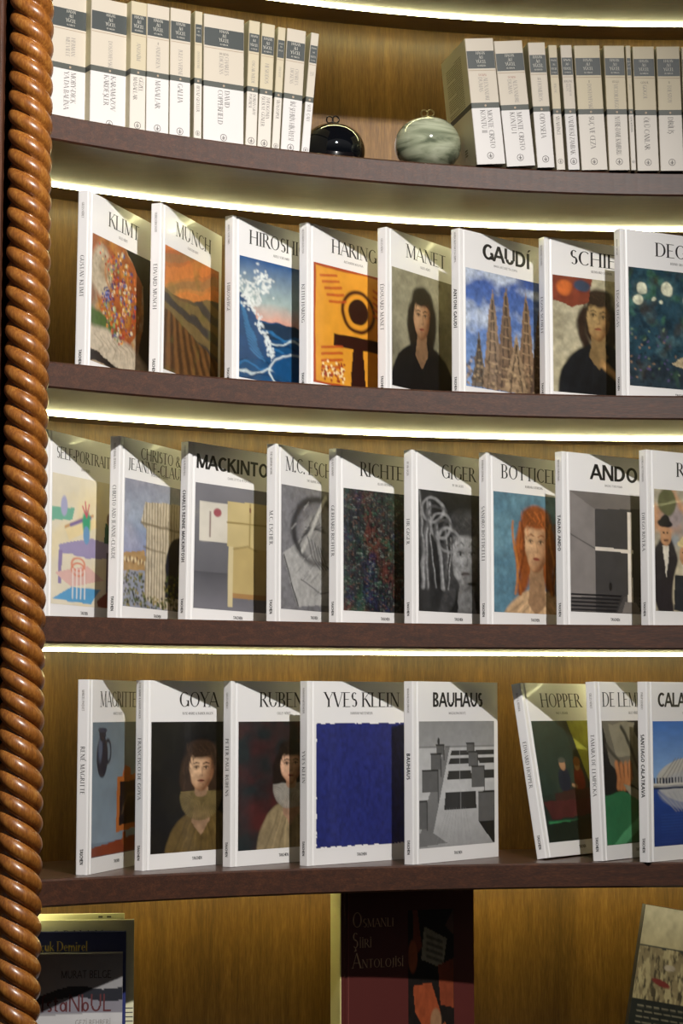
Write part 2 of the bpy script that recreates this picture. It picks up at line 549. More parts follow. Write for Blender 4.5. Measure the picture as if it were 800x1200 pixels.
# ------------------------------------------------------------------ printed pictures
class Art:
    def __init__(s, nx, ny, base, seed=1):
        s.nx, s.ny = nx, ny
        s.u, s.v = np.meshgrid(np.linspace(0, 1, nx), np.linspace(0, 1, ny))
        s.c = np.zeros((ny, nx, 3)) + s2l(s.h(base))
        s.r = np.random.RandomState(seed)
    @staticmethod
    def h(x):
        return [int(x[i:i + 2], 16) / 255 for i in (0, 2, 4)]
    def noise(s, fx, fy, oct=3):
        out = 0
        amp = 1.0
        tot = 0
        for o in range(oct):
            gx, gy = int(fx * 2 ** o) + 2, int(fy * 2 ** o) + 2
            g = s.r.rand(gy + 1, gx + 1)
            x = s.u * (gx - 1)
            y = s.v * (gy - 1)
            xi, yi = x.astype(int), y.astype(int)
            fx_, fy_ = x - xi, y - yi
            fx_, fy_ = fx_ * fx_ * (3 - 2 * fx_), fy_ * fy_ * (3 - 2 * fy_)
            a = g[yi, xi] * (1 - fx_) + g[yi, xi + 1] * fx_
            b = g[yi + 1, xi] * (1 - fx_) + g[yi + 1, xi + 1] * fx_
            out = out + amp * (a * (1 - fy_) + b * fy_)
            tot += amp
            amp *= .55
        return out / tot
    def mixm(s, m, col):
        col = s2l(s.h(col)) if isinstance(col, str) else col
        m = np.clip(m, 0, 1)[..., None]
        s.c = s.c * (1 - m) + col * m
        return s
    def grad(s, c0, c1, v0=0, v1=1):
        t = np.clip((s.v - v0) / (v1 - v0), 0, 1)[..., None]
        m = ((s.v >= v0) & (s.v <= v1 + 1e-6))[..., None]
        g = s2l(s.h(c0)) * (1 - t) + s2l(s.h(c1)) * t
        s.c = np.where(m, g, s.c)
        return s
    def ell(s, cx, cy, rx, ry, col, soft=.08, rot=0, a=1.0):
        c, q = math.cos(R(rot)), math.sin(R(rot))
        x, y = s.u - cx, s.v - cy
        X, Y = (x * c + y * q) / rx, (-x * q + y * c) / ry
        d = np.sqrt(X * X + Y * Y)
        return s.mixm(np.clip((1 - d) / soft + .5, 0, 1) * a, col)
    def ring(s, cx, cy, rx, ry, w, col, a=1.0):
        d = np.sqrt(((s.u - cx) / rx) ** 2 + ((s.v - cy) / ry) ** 2)
        return s.mixm(np.clip(1.3 - np.abs(d - 1) / w, 0, 1) * a, col)
    def poly(s, pts, col, a=1.0):
        m = np.zeros(s.u.shape, bool)
        n = len(pts)
        for i in range(n):
            x0, y0 = pts[i]
            x1, y1 = pts[(i + 1) % n]
            if y0 == y1: continue
            cond = ((y0 > s.v) != (y1 > s.v)) & (s.u < (x1 - x0) * (s.v - y0) / (y1 - y0) + x0)
            m ^= cond
        return s.mixm(m * a, col)
    def line(s, pts, w, col, a=1.0):
        for (x0, y0), (x1, y1) in zip(pts[:-1], pts[1:]):
            dx, dy = x1 - x0, y1 - y0
            L = dx * dx + dy * dy + 1e-9
            t = np.clip(((s.u - x0) * dx + (s.v - y0) * dy) / L, 0, 1)
            d = np.hypot(s.u - x0 - t * dx, s.v - y0 - t * dy)
            s.mixm(np.clip(1.5 - d / w, 0, 1) * a, col)
        return s
    def grain(s, fx, fy, amp, oct=3):
        n = s.noise(fx, fy, oct)[..., None]
        s.c = np.clip(s.c * (1 + amp * (n * 2 - 1)), 0, 1)
        return s
    def tint(s, fx, fy, col, thr=.5, sh=6, a=1.0, oct=3):
        n = s.noise(fx, fy, oct)
        return s.mixm(np.clip((n - thr) * sh, 0, 1) * a, col)

def _warp(s, amp, f, oct=2):
    dx = (s.noise(f, f, oct) - .5) * 2 * amp
    dy = (s.noise(f, f, oct) - .5) * 2 * amp
    x = np.clip((s.u + dx) * (s.nx - 1), 0, s.nx - 1.001)
    y = np.clip((s.v + dy) * (s.ny - 1), 0, s.ny - 1.001)
    xi, yi = x.astype(int), y.astype(int)
    fx, fy = (x - xi)[..., None], (y - yi)[..., None]
    c = s.c
    s.c = (c[yi, xi] * (1 - fx) + c[yi, xi + 1] * fx) * (1 - fy) + (c[yi + 1, xi] * (1 - fx) + c[yi + 1, xi + 1] * fx) * fy
    return s
Art.warp = _warp

def portrait(seed, bg, bg2, hair, skin, dress, cx, cy, rx, ry, hair_r=(1.5, 1.35), shoulders=.25, collar=None, rot=0, body_w=.33, mod=1.0):
    a = Art(120, 134, bg, seed)
    a.tint(3, 4, bg2, .42, 2.5, .9)
    a.ell(cx + .01, cy + ry * .05, rx * hair_r[0], ry * hair_r[1], hair, .25, rot)
    for q in (-1, 1):
        p = [(cx + q * rx * (1.15 + .22 * math.sin(t * 14)), cy - ry * .3 + t) for t in np.linspace(0, ry * 1.9, 9)]
        a.line(p, rx * .3, hair)
    by = cy + ry * 1.25 + shoulders
    a.ell(cx + .02, by + .42, body_w, .44, dress, .05)
    a.ell(cx - body_w * .4, by + .5, body_w * .5, .35, dress, .2)
    dl = s2l(Art.h(dress))
    for k in range(9):
        x = cx - body_w * .7 + body_w * 1.4 * k / 8
        a.line([(x, 1), (cx + (x - cx) * .5 + .02 * (k % 3), by + .08)], .008, dl * (1.7 if k % 2 else .45), .5)
    sk, hr = s2l(Art.h(skin)), s2l(Art.h(hair))
    # neck
    a.poly([(cx - rx * .42, cy + ry * .5), (cx + rx * .48, cy + ry * .5), (cx + rx * .75, by + .09), (cx, by + .2), (cx - rx * .7, by + .09)], sk * .55)
    # face as a shaded egg
    X = (a.u - cx) / rx
    Y = (a.v - cy) / ry
    Xw = X / (1 - .22 * np.clip(Y, 0, 1))
    d2 = Xw ** 2 + Y ** 2
    nz = np.sqrt(np.clip(1 - d2, 0, 1))
    sh = np.clip(.22 + .8 * np.clip(-.55 * Xw - .2 * Y + .75 * nz, 0, 1), 0, 1.05) * mod * 1.3
    m = np.clip((1 - np.sqrt(d2)) / .1 + .5, 0, 1)[..., None]
    a.c = a.c * (1 - m) + (sk[None, None, :] * sh[..., None] ** np.array([.8, 1.05, 1.2])) * m
    f = lambda x, y: (cx + x * rx, cy + y * ry)
    for q in (-.4, .38):
        x, y = f(q, -.1)
        a.ell(x, y - ry * .03, rx * .26, ry * .12, sk * .42, .9, 0, .8)
        a.ell(x, y, rx * .17, ry * .05, sk * 1.1, .5)
        a.ell(x, y, rx * .08, ry * .055, '15100d', .5)
        a.line([f(q - .2, -.13), f(q, -.17), f(q + .2, -.12)], .004, '1c130e', .9)
        a.line([f(q - .24, -.28), f(q, -.35), f(q + .22, -.3)], .006, hr * .8, .8)
    a.line([f(.06, -.1), f(.1, .22)], .007, sk * .5, .6)
    a.ell(*f(.02, .27), rx * .13, ry * .05, sk * .45, .8, 0, .8)
    a.ell(*f(-.02, .18), rx * .05, ry * .14, sk * 1.15, .9, 0, .6)
    a.ell(*f(0, .52), rx * .25, ry * .055, '84362e', .6).line([f(-.24, .52), f(.24, .52)], .003, '3a1512')
    a.ell(*f(0, .64), rx * .16, ry * .04, sk * .5, .9, 0, .5)
    # fringe
    a.ell(cx, cy - ry * .95, rx * 1.08, ry * .42, hair, .35, rot)
    for k in range(26):
        x = -1.1 + 2.2 * k / 25
        p = [(cx + (x + .12 * math.sin(t * 9 + k)) * rx * (1 + .3 * t), cy - ry * (1.15 - t * (.35 + abs(x) ** 2 * 1.4))) for t in np.linspace(0, 1, 6)]
        a.line(p, .005, hr * (2.1 if k % 3 == 0 else .6), .55)
    if collar:
        for k in range(70):
            t = k / 69 * math.pi * 1.1 - .15
            a.line([(cx + rx * .5 * math.cos(t), cy + ry * 1.05 + ry * .25 * math.sin(t)), (cx + rx * 1.6 * math.cos(t), cy + ry * 1.2 + ry * 1.1 * math.sin(t))], .006, s2l(Art.h(collar)) * (1.0 if k % 2 else .4), .8)
    a.warp(.012, 9)
    return a.grain(20, 20, .35)

def art_mosaic():
    a = Art(120, 134, 'a8977c', 3)
    a.tint(4, 5, '7d6244', .5, 5, .8)
    a.poly([(0, 0), (.5, 0), (.85, .2), (.8, .6), (.62, .8), (.4, .74), (.12, .55), (.0, .3)], '9a552c')
    a.tint(6, 6, 'b07a35', .5, 6, .7).tint(8, 8, '7a3c22', .55, 8, .6)
    a.ell(.16, .26, .17, .2, 'b3a58c', .3).ell(.2, .22, .08, .1, '9c8a6e', .6)
    a.ring(.36, .26, .14, .14, .12, 'b8763c', .7).ring(.36, .26, .1, .1, .12, '8a5228', .7)
    a.poly([(.55, 0), (1, 0), (1, 1), (.72, 1), (.86, .6), (.86, .25)], '14110e')
    a.ell(.2, .7, .3, .09, '46602f', .3, 20)
    a.ell(.38, .86, .56, .13, 'bdb09a', .3, 8)
    for k in range(6):
        a.line([(.05 + .1 * k, .78), (.2 + .1 * k, .84), (.12 + .12 * k, .92)], .004, '8d7f68', .7)
    a.poly([(0, .9), (.3, .95), (.55, 1), (0, 1)], '1b1614')
    cols = ['c98232', 'b0432a', 'd8ccae', '545c8e', 'c09c48', '6d304a', 'cc6e3a', '3c4470', '8a9a62']
    for k in range(330):
        t = a.r.rand() * 6.28
        rr = a.r.rand() ** .5
        x, y = .45 + .31 * rr * math.cos(t), .42 + .36 * rr * math.sin(t)
        if x < .28 and y < .42 or x > .8: continue
        s_ = .007 + .014 * a.r.rand()
        c = cols[a.r.randint(9)]
        a.ell(x, y, s_, s_, c, .5, 0, .9)
        if k % 2 == 0: a.ell(x, y, s_ * .45, s_ * .45, cols[a.r.randint(9)], .5)
    for k in range(60):
        a.ell(.24 + .035 * a.r.randn(), .46 + .035 * a.r.randn(), .009, .009, ['3d4581', '2a2f66', '7d85b8'][k % 3], .5)
    for y0 in (0, .07):
        for k in range(14):
            a.ell(.12 + .05 * k, .06 + y0 + .035 * k, .012, .012, ['c8472a', 'd8b07a', '8a2a1c'][k % 3], .5)
    a.warp(.018, 7)
    return a.grain(30, 30, .35)

def art_dusk():
    a = Art(104, 124, '6d5238', 4)
    w = np.sin(a.u * 7 + a.v * 26 + 3 * a.noise(2, 2)) * .5 + .5
    a.grad('a8552f', 'b98348', 0, .36)
    a.mixm((w > .55) * (a.v < .36) * .65, 'cf7a3c')
    a.mixm((w < .2) * (a.v < .36) * .5, '7d6b4c')
    h = .33 + .06 * np.sin(a.u * 5)
    w2 = np.sin(a.v * 40 - a.u * 9 + 4 * a.noise(2, 2)) * .5 + .5
    a.mixm((a.v > h) * 1., '4e4638')
    a.mixm((a.v > h) * (w2 > .5) * .5, '8c7444')
    a.mixm((a.v > h) * (w2 < .25) * .6, '33343c')
    # field furrows running down the slope
    hill = .5 + .28 * a.u
    a.mixm((a.v > hill) * 1., '5b3f26')
    f = np.sin((a.u - .05) / (a.v + .15) * 46)
    a.mixm((a.v > hill) * (f > .3) * .5, '8a5f35')
    a.mixm((a.v > hill) * (f < -.6) * .5, '2f2018')
    a.tint(6, 6, '6a6a34', .62, 6, .35)
    a.warp(.02, 6)
    return a.grain(24, 24, .25)

def art_sea():
    a = Art(104, 124, '1c4a78', 5)
    a.grad('1d4d86', '9fb0ac', 0, .34)
    a.grad('9fb0ac', 'd8a08c', .34, .5)
    a.ell(.62, .6, .5, .1, '20344a', .1)
    a.mixm((a.v > .62) * 1., '17466f')
    for k in range(9):
        y = .6 + k * .045
        p = [(x, y + .025 * math.sin(x * 14 + k * 1.7) + .1 * (x - .5) ** 2) for x in np.linspace(0, 1, 16)]
        a.line(p, .009, ['2c6da0', 'c9d6d6', '0f2f52'][k % 3], .85)
    # breaking swell on the left
    a.poly([(0, .3), (.1, .34), (.2, .5), (.32, .66), (.34, .8), (0, .85)], '27476e')
    for k in range(14):
        a.line([(0.01 * k, .36 + .03 * k), (.06 + .018 * k, .44 + .03 * k)], .007, '3f79a5', .7)
    for k in range(170):
        t = a.r.rand()
        x, y = .02 + .3 * t + .045 * a.r.randn(), .2 + .12 * math.sin(t * 5) + .1 * t + .05 * a.r.randn()
        a.ell(x, y, .014, .012, 'd8dcd8', .6, 0, .85)
    for k in range(80):
        t = a.r.rand()
        a.ell(.2 + .25 * t + .02 * a.r.randn(), .45 + .42 * t + .02 * a.r.randn(), .012, .012, 'd3dad9', .6, 0, .85)
    a.ell(.7, .84, .34, .12, '164a78', .1)
    a.ring(.7, .9, .34, .16, .05, 'cfd9d9', .9)
    a.warp(.02, 10)
    return a.grain(16, 16, .2)

def art_orange():
    a = Art(104, 124, 'd9962e', 6)
    a.mixm(((a.u < .025) | (a.u > .975) | (a.v < .02) | (a.v > .98)) * 1., 'a8431f')
    a.ring(.56, .34, .2, .17, .12, '3a120c')
    a.ell(.56, .34, .13, .11, '2a100c', .1)
    a.poly([(.25, .56), (.95, .56), (.95, .66), (.25, .66)], '2a100c')
    a.poly([(.5, .64), (.62, .64), (.66, 1), (.46, 1)], '2a100c')
    for k in range(5):
        a.line([(.08 + .03 * k, .1 + .05 * k), (.28 + .03 * k, .07 + .05 * k)], .011, 'b3471f', .9)
        a.line([(.1, .7 + .055 * k), (.36, .66 + .055 * k)], .011, 'b3471f', .9)
        a.line([(.76, .12 + .055 * k), (.94, .18 + .055 * k)], .011, 'b3471f', .9)
    for k in range(60):
        x, y = .1 + .3 * a.r.rand(), .8 + .16 * a.r.rand()
        a.ell(x, y, .012, .012, ['f0dba8', '8c2a18'][k % 2], .5)
    a.warp(.008, 6)
    return a.grain(10, 10, .12)

def art_spires():
    a = Art(104, 124, '3f62a8', 8)
    a.grad('2b4c97', '7d9ccb', 0, 1)
    a.tint(3, 4, 'c8d2df', .5, 5, .8)
    for x, y, w, c in ((.16, .5, .1, '6b6258'), (.33, .14, .13, '8c7660'), (.5, .08, .13, '7a6450'), (.76, .1, .13, '8a7058'), (.93, .2, .12, '5c4a40'), (.63, .48, .17, '9c8468')):
        a.poly([(x, y), (x + w * .35, y + .2), (x + w, 1), (x - w, 1), (x - w * .35, y + .2)], c)
        a.line([(x, y + .1), (x - w * .5, 1)], .008, '3a302a', .8)
        a.line([(x, y + .1), (x + w * .45, 1)], .009, '2f2723', .8)
        for k in range(9):
            yy = y + .18 + k * .09
            a.line([(x - w * .6 * (yy - y), yy), (x + w * .6 * (yy - y), yy)], .006, 'b79c79', .6)
    for k in range(120):
        x, y = a.r.rand(), .75 + .25 * a.r.rand()
        a.ell(x, y, .018, .015, ['b59b78', '4a3d33', '6e5c4a'][k % 3], .5, 0, .7)
    a.warp(.01, 16)
    return a.grain(30, 30, .45)

def art_blocks():      # painted figure in dark coat, loosely brushed
    a = portrait(9, 'b3ab90', 'a39a7c', '2b1d16', 'a98a5c', '16181c', .46, .34, .13, .19, (1.25, 1.3), .0, body_w=.44)
    a.poly([(0, 0), (.4, 0), (.36, .2), (.2, .26), (0, .22)], '7c3a28')
    a.ell(.12, .1, .08, .07, 'c2652f', .4).ell(.3, .07, .08, .05, '33425a', .4)
    a.line([(.5, .72), (.68, .86)], .03, 'b28a58')
    a.warp(.012, 8)
    return a.grain(16, 16, .35)

def art_lights():      # dim blue-green evening garden with round lamps
    a = Art(124, 130, '26424f', 10)
    a.tint(6, 6, '1a2c38', .45, 5, .8).tint(9, 9, '4b6a70', .58, 6, .6).tint(8, 8, '3f6a4c', .6, 7, .6)
    for x, y, q in ((.12, .17, .05), (.09, .27, .045), (.38, .16, .062), (.6, .25, .05), (.25, .25, .02), (.32, .28, .018)):
        a.ell(x, y, q * 1.5, q * 1.5, '4f7070', .8, 0, .5)
        a.ell(x, y, q, q, 'dcdcc0', .2)
    a.tint(7, 5, '40362c', .5, 5, .6)
    a.mixm(np.clip((a.v - .7) * 5, 0, 1) * .5, '2e2a2c')
    a.ell(.72, .6, .12, .1, 'a8382c', .3)
    a.poly([(.4, .78), (.62, .7), (.95, .84), (.8, .92), (.5, .8)], 'b9a886')
    a.poly([(.6, .9), (1, .84), (1, 1), (.58, 1)], 'c09a52')
    for k in range(120):
        a.ell(a.r.rand(), .5 + .5 * a.r.rand(), .012, .01, ['7c8f6c', '1c1c22', '9c7a5c', '5a4c78'][k % 4], .6, 0, .6)
    a.warp(.02, 9)
    return a.grain(26, 26, .55)

def art_table():       # pale interior: table, vase, stool, blue mat
    a = Art(104, 124, 'dcd3bd', 11)
    a.tint(3, 3, 'e2d2a8', .5, 4, .7)
    a.poly([(.0, .26), (.34, .24), (.3, .34), (0, .36)], '6fae96')
    a.ell(.18, .24, .05, .08, 'a8a8c8', .3)
    a.line([(.2, .4), (.62, .28)], .012, 'c39a6c')
    a.poly([(.2, .42), (.66, .3), (.7, .36), (.26, .5)], 'e6d3a4')
    a.line([(.28, .38), (.58, .3)], .014, '7a6a9c')
    a.poly([(.1, .54), (.6, .46), (1, .5), (.98, .6), (.55, .62), (.12, .6)], '9a90b4')
    a.poly([(.1, .58), (.16, .58), (.15, .84), (.1, .84)], '8b7ba6')
    a.poly([(.84, .56), (.9, .56), (.9, .9), (.84, .9)], '4b3a4c')
    a.ell(.52, .35, .06, .1, '3fa07a', .4).ell(.52, .44, .05, .07, '6a98c0', .2)
    for q in ((.46, .22), (.5, .18), (.56, .2)):
        a.line([q, (.52, .3)], .008, 'c4506a')
    a.poly([(.05, .76), (.55, .68), (.8, .78), (.3, .86)], 'd8b0a8')
    a.poly([(.02, .96), (.3, .86), (.75, .86), (.6, .98)], '5a9cc8')
    a.ring(.4, .68, .1, .05, .18, 'd88a70').ring(.4, .72, .1, .05, .18, 'd88a70')
    for x in (.32, .38, .44, .5):
        a.line([(x, .72), (x, .94)], .008, 'e8e2da')
    a.poly([(.82, .32), (.95, .34), (.98, .5), (.8, .48)], '2f5a48').ell(.88, .29, .04, .05, '7c5a48', .3)
    a.poly([(.7, .95), (1, .8), (1, 1), (.72, 1)], '8a4a3c')
    a.warp(.006, 6)
    return a.grain(8, 8, .08)

def art_arch():        # tall draped block with an arched opening above treetops
    a = Art(104, 124, '8a8f9e', 12)
    a.grad('8b8d9c', '9aa4b4', 0, .3).grad('9aa4b4', '5f7ab0', .3, .62)
    a.tint(3, 3, 'b0a8b0', .5, 4, .5)
    a.poly([(0, .58), (.3, .55), (.34, .7), (0, .72)], 'a8875a')
    for k in range(14):
        a.ell(.02 + .024 * k, .62 + .03 * a.r.rand(), .014, .02, ['d8c49a', '7a5a3c'][k % 2], .4)
    a.poly([(.3, .16), (1, .12), (1, 1), (.6, 1), (.3, .92), (.32, .38), (.24, .32)], 'b8ab93')
    m = (a.u > .24) & (a.v > .14)
    st = np.sin(a.u * 150 + 2 * a.noise(3, 3)) * .5 + .5
    box_ = np.abs(a.c - s2l(Art.h('b8ab93'))).sum(-1) < .02
    a.mixm(m * box_ * (st < .35) * .55, '6f6350')
    a.mixm(m * box_ * (st > .8) * .5, 'dcd2be')
    a.line([(.24, .33), (1, .36)], .01, '70644f', .8)
    a.line([(.28, .52), (.6, .54)], .008, '6f6350', .7)
    a.ell(.82, .62, .2, .22, '1c1e28', .05)
    a.poly([(.62, .62), (1, .62), (1, .9), (.62, .9)], '22222a')
    for k in range(420):
        y = .72 + .28 * a.r.rand()
        x = a.r.rand()
        if .3 < x < .6 and y < .9: continue
        a.ell(x, y, .012, .012, ['2e331c', '6a6a30', '8a7a3a', '17170f', '4c5a28'][k % 5], .6, 0, .85)
    a.warp(.008, 10)
    return a.grain(22, 22, .25)

def art_cabinet():     # pale cabinet on legs with an open door, grey backdrop
    a = Art(110, 124, '6d6c70', 13)
    a.grad('75747a', '5e5e64', 0, .7).grad('4c4c52', '74737a', .7, 1)
    a.poly([(.05, .14), (.36, .14), (.36, .46), (.05, .46)], 'cfc9bc')
    a.ell(.25, .22, .045, .035, '9a5058', .2).line([(.17, .22), (.17, .42)], .006, '6a4a4a')
    a.poly([(.36, .12), (1, .1), (1, .48), (.36, .48)], 'bfae7e')
    a.line([(.36, .29), (1, .28)], .006, '8a7848').line([(.62, .12), (.62, .9)], .006, '8a7848')
    a.poly([(.38, .48), (.44, .48), (.44, .97), (.38, .97)], 'c8ba92')
    a.poly([(.44, .48), (.98, .48), (.98, .88), (.44, .88)], 'b39f6c')
    a.poly([(.44, .86), (1, .86), (1, .9), (.44, .9)], 'a07c50')
    a.poly([(.92, .48), (1, .48), (1, .97), (.92, .97)], 'b8a878')
    a.ell(.62, .17, .012, .02, '5a2020', .3)
    a.line([(.44, .5), (.6, .47), (.7, .5)], .008, '97865a')
    a.warp(.004, 4)
    return a.grain(5, 6, .1)

def art_pencil():      # monochrome drawing: curved dark ring, paper sheet, diagonal pencil
    a = Art(104, 124, '77767a', 14)
    a.tint(18, 18, '5f5e60', .5, 5, .6)
    a.poly([(.02, .55), (.3, .42), (1, .5), (1, .92), (.25, .98)], 'a9a8a6')
    a.ring(.55, .34, .36, .26, .14, '26262a', .9)
    a.ell(.6, .4, .3, .22, '8e8d8c', .3)
    for k in range(7):
        a.line([(.25 + .02 * k, .5 - .03 * k), (.5 + .03 * k, .22 + .02 * k)], .008, '2e2e32', .6)
    a.line([(.68, .05), (.32, .52)], .018, 'b8b7b4').line([(.69, .06), (.34, .52)], .005, '333')if False else a.line([(.68, .05), (.32, .52)], .02, 'bbbab6')
    a.line([(.04, .56), (.26, .97)], .008, '222226')
    a.line([(.3, .75), (.6, .85), (1, .8)], .006, '4a4a4c', .8)
    a.ell(.95, .7, .16, .13, '1f1f23', .3)
    for k in range(46):
        x, y = .12 + .8 * a.r.rand(), .1 + .8 * a.r.rand()
        a.line([(x, y), (x + .07, y - .05)], .0035, ['2c2c30', 'c4c3c0'][k % 2], .5)
    for k in range(5):
        a.line([(.4 + .05 * k, .4 + .02 * k), (.46 + .06 * k, .55 + .02 * k), (.6 + .05 * k, .66)], .006, '34343a', .8)
    a.warp(.012, 5)
    return a.grain(24, 24, .3)

def art_abstract():    # scraped layers of green, red and violet
    a = Art(104, 124, '2a2c30', 15)
    a.tint(4, 6, '2c4a36', .48, 6, .8).tint(5, 5, '5a2e26', .54, 7, .75).tint(5, 4, '26294a', .56, 7, .7)
    a.tint(30, 60, '7a8078', .62, 9, .6).tint(40, 20, '14161a', .52, 8, .8)
    a.mixm(np.clip(.2 - a.v, 0, 1) * 3 * .6, '161c2c')
    a.tint(34, 60, '6e4a3a', .62, 8, .5).tint(30, 50, '3a5f4a', .62, 8, .5)
    a.mixm((np.sin(a.u * 190 + 3 * a.noise(4, 8)) > .5) * .3, '101214')
    return a.grain(50, 60, .6, 2)

def art_machine():     # monochrome face among coiling tubes
    a = portrait(16, '1a1b1f', '2e2f34', '3a3b40', '8e8d90', '202125', .60, .52, .2, .29, (1.15, 1.15), .3, body_w=.5)
    a.ell(.68, .75 , .05, .012, '1c1c20', .3)
    for k in range(8):
        p = [(.0 + .05 * k * 1 + .06 * math.sin(t * 3 + k), t) for t in np.linspace(.02 + .05 * k, .8, 10)]
        a.line(p, .02, ['55555b', '2a2a30', '86868c'][k % 3], .8)
        a.line([(x + .006, y) for x, y in p], .006, 'b5b5b8', .5)
    for k in range(5):
        a.ring(.18 + .05 * k, .16 + .06 * k, .13, .1, .14, ['8f8f94', '4a4a50'][k % 2], .8)
    g = a.c.mean(-1, keepdims=True)
    a.c = a.c * .1 + g * .9
    a.warp(.02, 7)
    return a.grain(26, 26, .5)

def art_auburn():      # generic painted woman with auburn hair on blue
    a = portrait(17, '53788a', '6d93a0', '8a4a22', 'c39a74', 'c4a27c', .52, .42, .16, .24, (1.5, 1.35), .1, body_w=.5)
    for k in range(6):
        q = -1 if k % 2 else 1
        p = [(.52 + q * (.16 + .02 * k + .03 * math.sin(t * 9 + k)), t) for t in np.linspace(.24, .84, 12)]
        a.line(p, .012, ['a05a28', '6a3416', 'b87438'][k % 3], .85)
    a.warp(.01, 6)
    return a.grain(24, 24, .2)

def art_chapel():      # bare concrete room with a tall bright slot and benches
    a = Art(124, 130, '4e4b4a', 18)
    a.poly([(0, 0), (.28, .14), (.28, 1), (0, 1)], '827c79')
    a.poly([(0, 0), (1, 0), (1, .1), (.28, .14)], '6e6864')
    a.poly([(.28, .14), (1, .1), (1, .86), (.28, .86)], '413f3f')
    a.line([(0, .36), (.28, .47)], .005, '3a3836', .8)
    a.poly([(.655, .14), (.7, .14), (.71, .9), (.65, .9)], 'e8dfd2')
    a.poly([(.28, .455), (.72, .46), (.72, .49), (.28, .485)], 'd8cfc4')
    a.poly([(.62, .9), (.74, .9), (.82, 1), (.58, 1)], '7d7671')
    for k in range(5):
        a.poly([(.0, .85 + .03 * k), (.58 - .015 * k, .85 + .03 * k), (.57 - .015 * k, .868 + .03 * k), (0, .868 + .03 * k)], '17161a')
        a.poly([(.78, .84 + .03 * k), (1, .84 + .03 * k), (1, .86 + .03 * k), (.79, .86 + .03 * k)], '17161a')
    a.poly([(0, .88), (.6, .86), (.52, 1), (0, 1)], '232224', .6)
    a.ell(.45, .78, .02, .035, '1c1b1d', .3)
    return a.grain(8, 10, .15)

def art_crowd():       # painted crowd of people in hats and coats
    a = Art(124, 130, 'a9a08c', 19)
    a.tint(4, 3, 'c98a5c', .5, 5, .7).tint(4, 4, '7a8a9c', .55, 6, .6)
    a.ell(.14, .1, .1, .12, '5a5a3c', .2)
    ps = [(.12, .34, '1e1a1e', '2a2528'), (.52, .3, '30201c', 'a8332a'), (.86, .32, '3a2a20', '6a5a78'), (.34, .5, 'd8c48c', 'c0b498'), (.7, .52, '2a2422', '3a4a3c'), (1.0, .5, 'c9a870', '8a3a2c')]
    for x, y, ht, ct in ps:
        a.ell(x, y + .38, .15, .34, ct, .1)
        a.poly([(x - .04, y + .12), (x + .04, y + .12), (x, y + .4)], 'd8d0c0')
        a.ell(x, y + .04, .065, .085, 'b98a64', .15)
        a.ell(x, y - .06, .085, .035, ht, .2).ell(x, y - .08, .055, .05, ht, .2)
        a.ell(x - .022, y + .02, .012, .008, '201814', .4).ell(x + .022, y + .02, .012, .008, '201814', .4)
        a.line([(x - .02, y + .08), (x + .02, y + .08)], .007, '4a2018')
    a.poly([(.22, .7), (.44, .7), (.46, 1), (.2, 1)], '2a2c30')
    a.warp(.012, 9)
    return a.grain(20, 20, .3)

def art_easel():       # grey-blue wall, dark curved vessel, orange frame on an easel
    a = Art(104, 124, '6a7886', 20)
    a.grad('66757f', '7d8c9a', 0, .9)
    a.ell(.19, .26, .11, .16, '1f2230', .1).ell(.15, .2, .04, .1, '4c566a', .6)
    a.poly([(.12, .06), (.27, .06), (.24, .14), (.15, .14)], '1f2230').ell(.195, .06, .09, .018, '343a4a', .2)
    a.ring(.3, .22, .06, .08, .25, '1f2230')
    a.poly([(.6, .42), (.78, .42), (.78, .36), (.66, .33), (.62, .38)], 'a0552a')
    a.poly([(.5, .42), (1, .4), (1, .82), (.48, .84)], 'a8602e')
    a.poly([(.56, .46), (.96, .45), (.96, .78), (.54, .79)], '14131a')
    a.line([(.6, .7), (.72, .56), (.84, .56)], .012, '4a3a2c')
    a.poly([(0, .93), (1, .87), (1, 1), (0, 1)], '7c3a24')
    a.poly([(.62, .84), (.68, .84), (.68, .94), (.62, .94)], '8a4a26')
    a.warp(.006, 5)
    return a.grain(6, 8, .14)

def art_blue():
    a = Art(124, 124, '242b6b', 21)
    a.c = a.c * (1 + .35 * (a.noise(40, 26, 2)[..., None] * 2 - 1))
    e = .008 + .014 * a.noise(26, 26, 2)
    m = (a.u < e) | (a.u > 1 - e) | (a.v < e) | (a.v > 1 - e)
    return a.mixm(m * 1., 'e9e7e6')

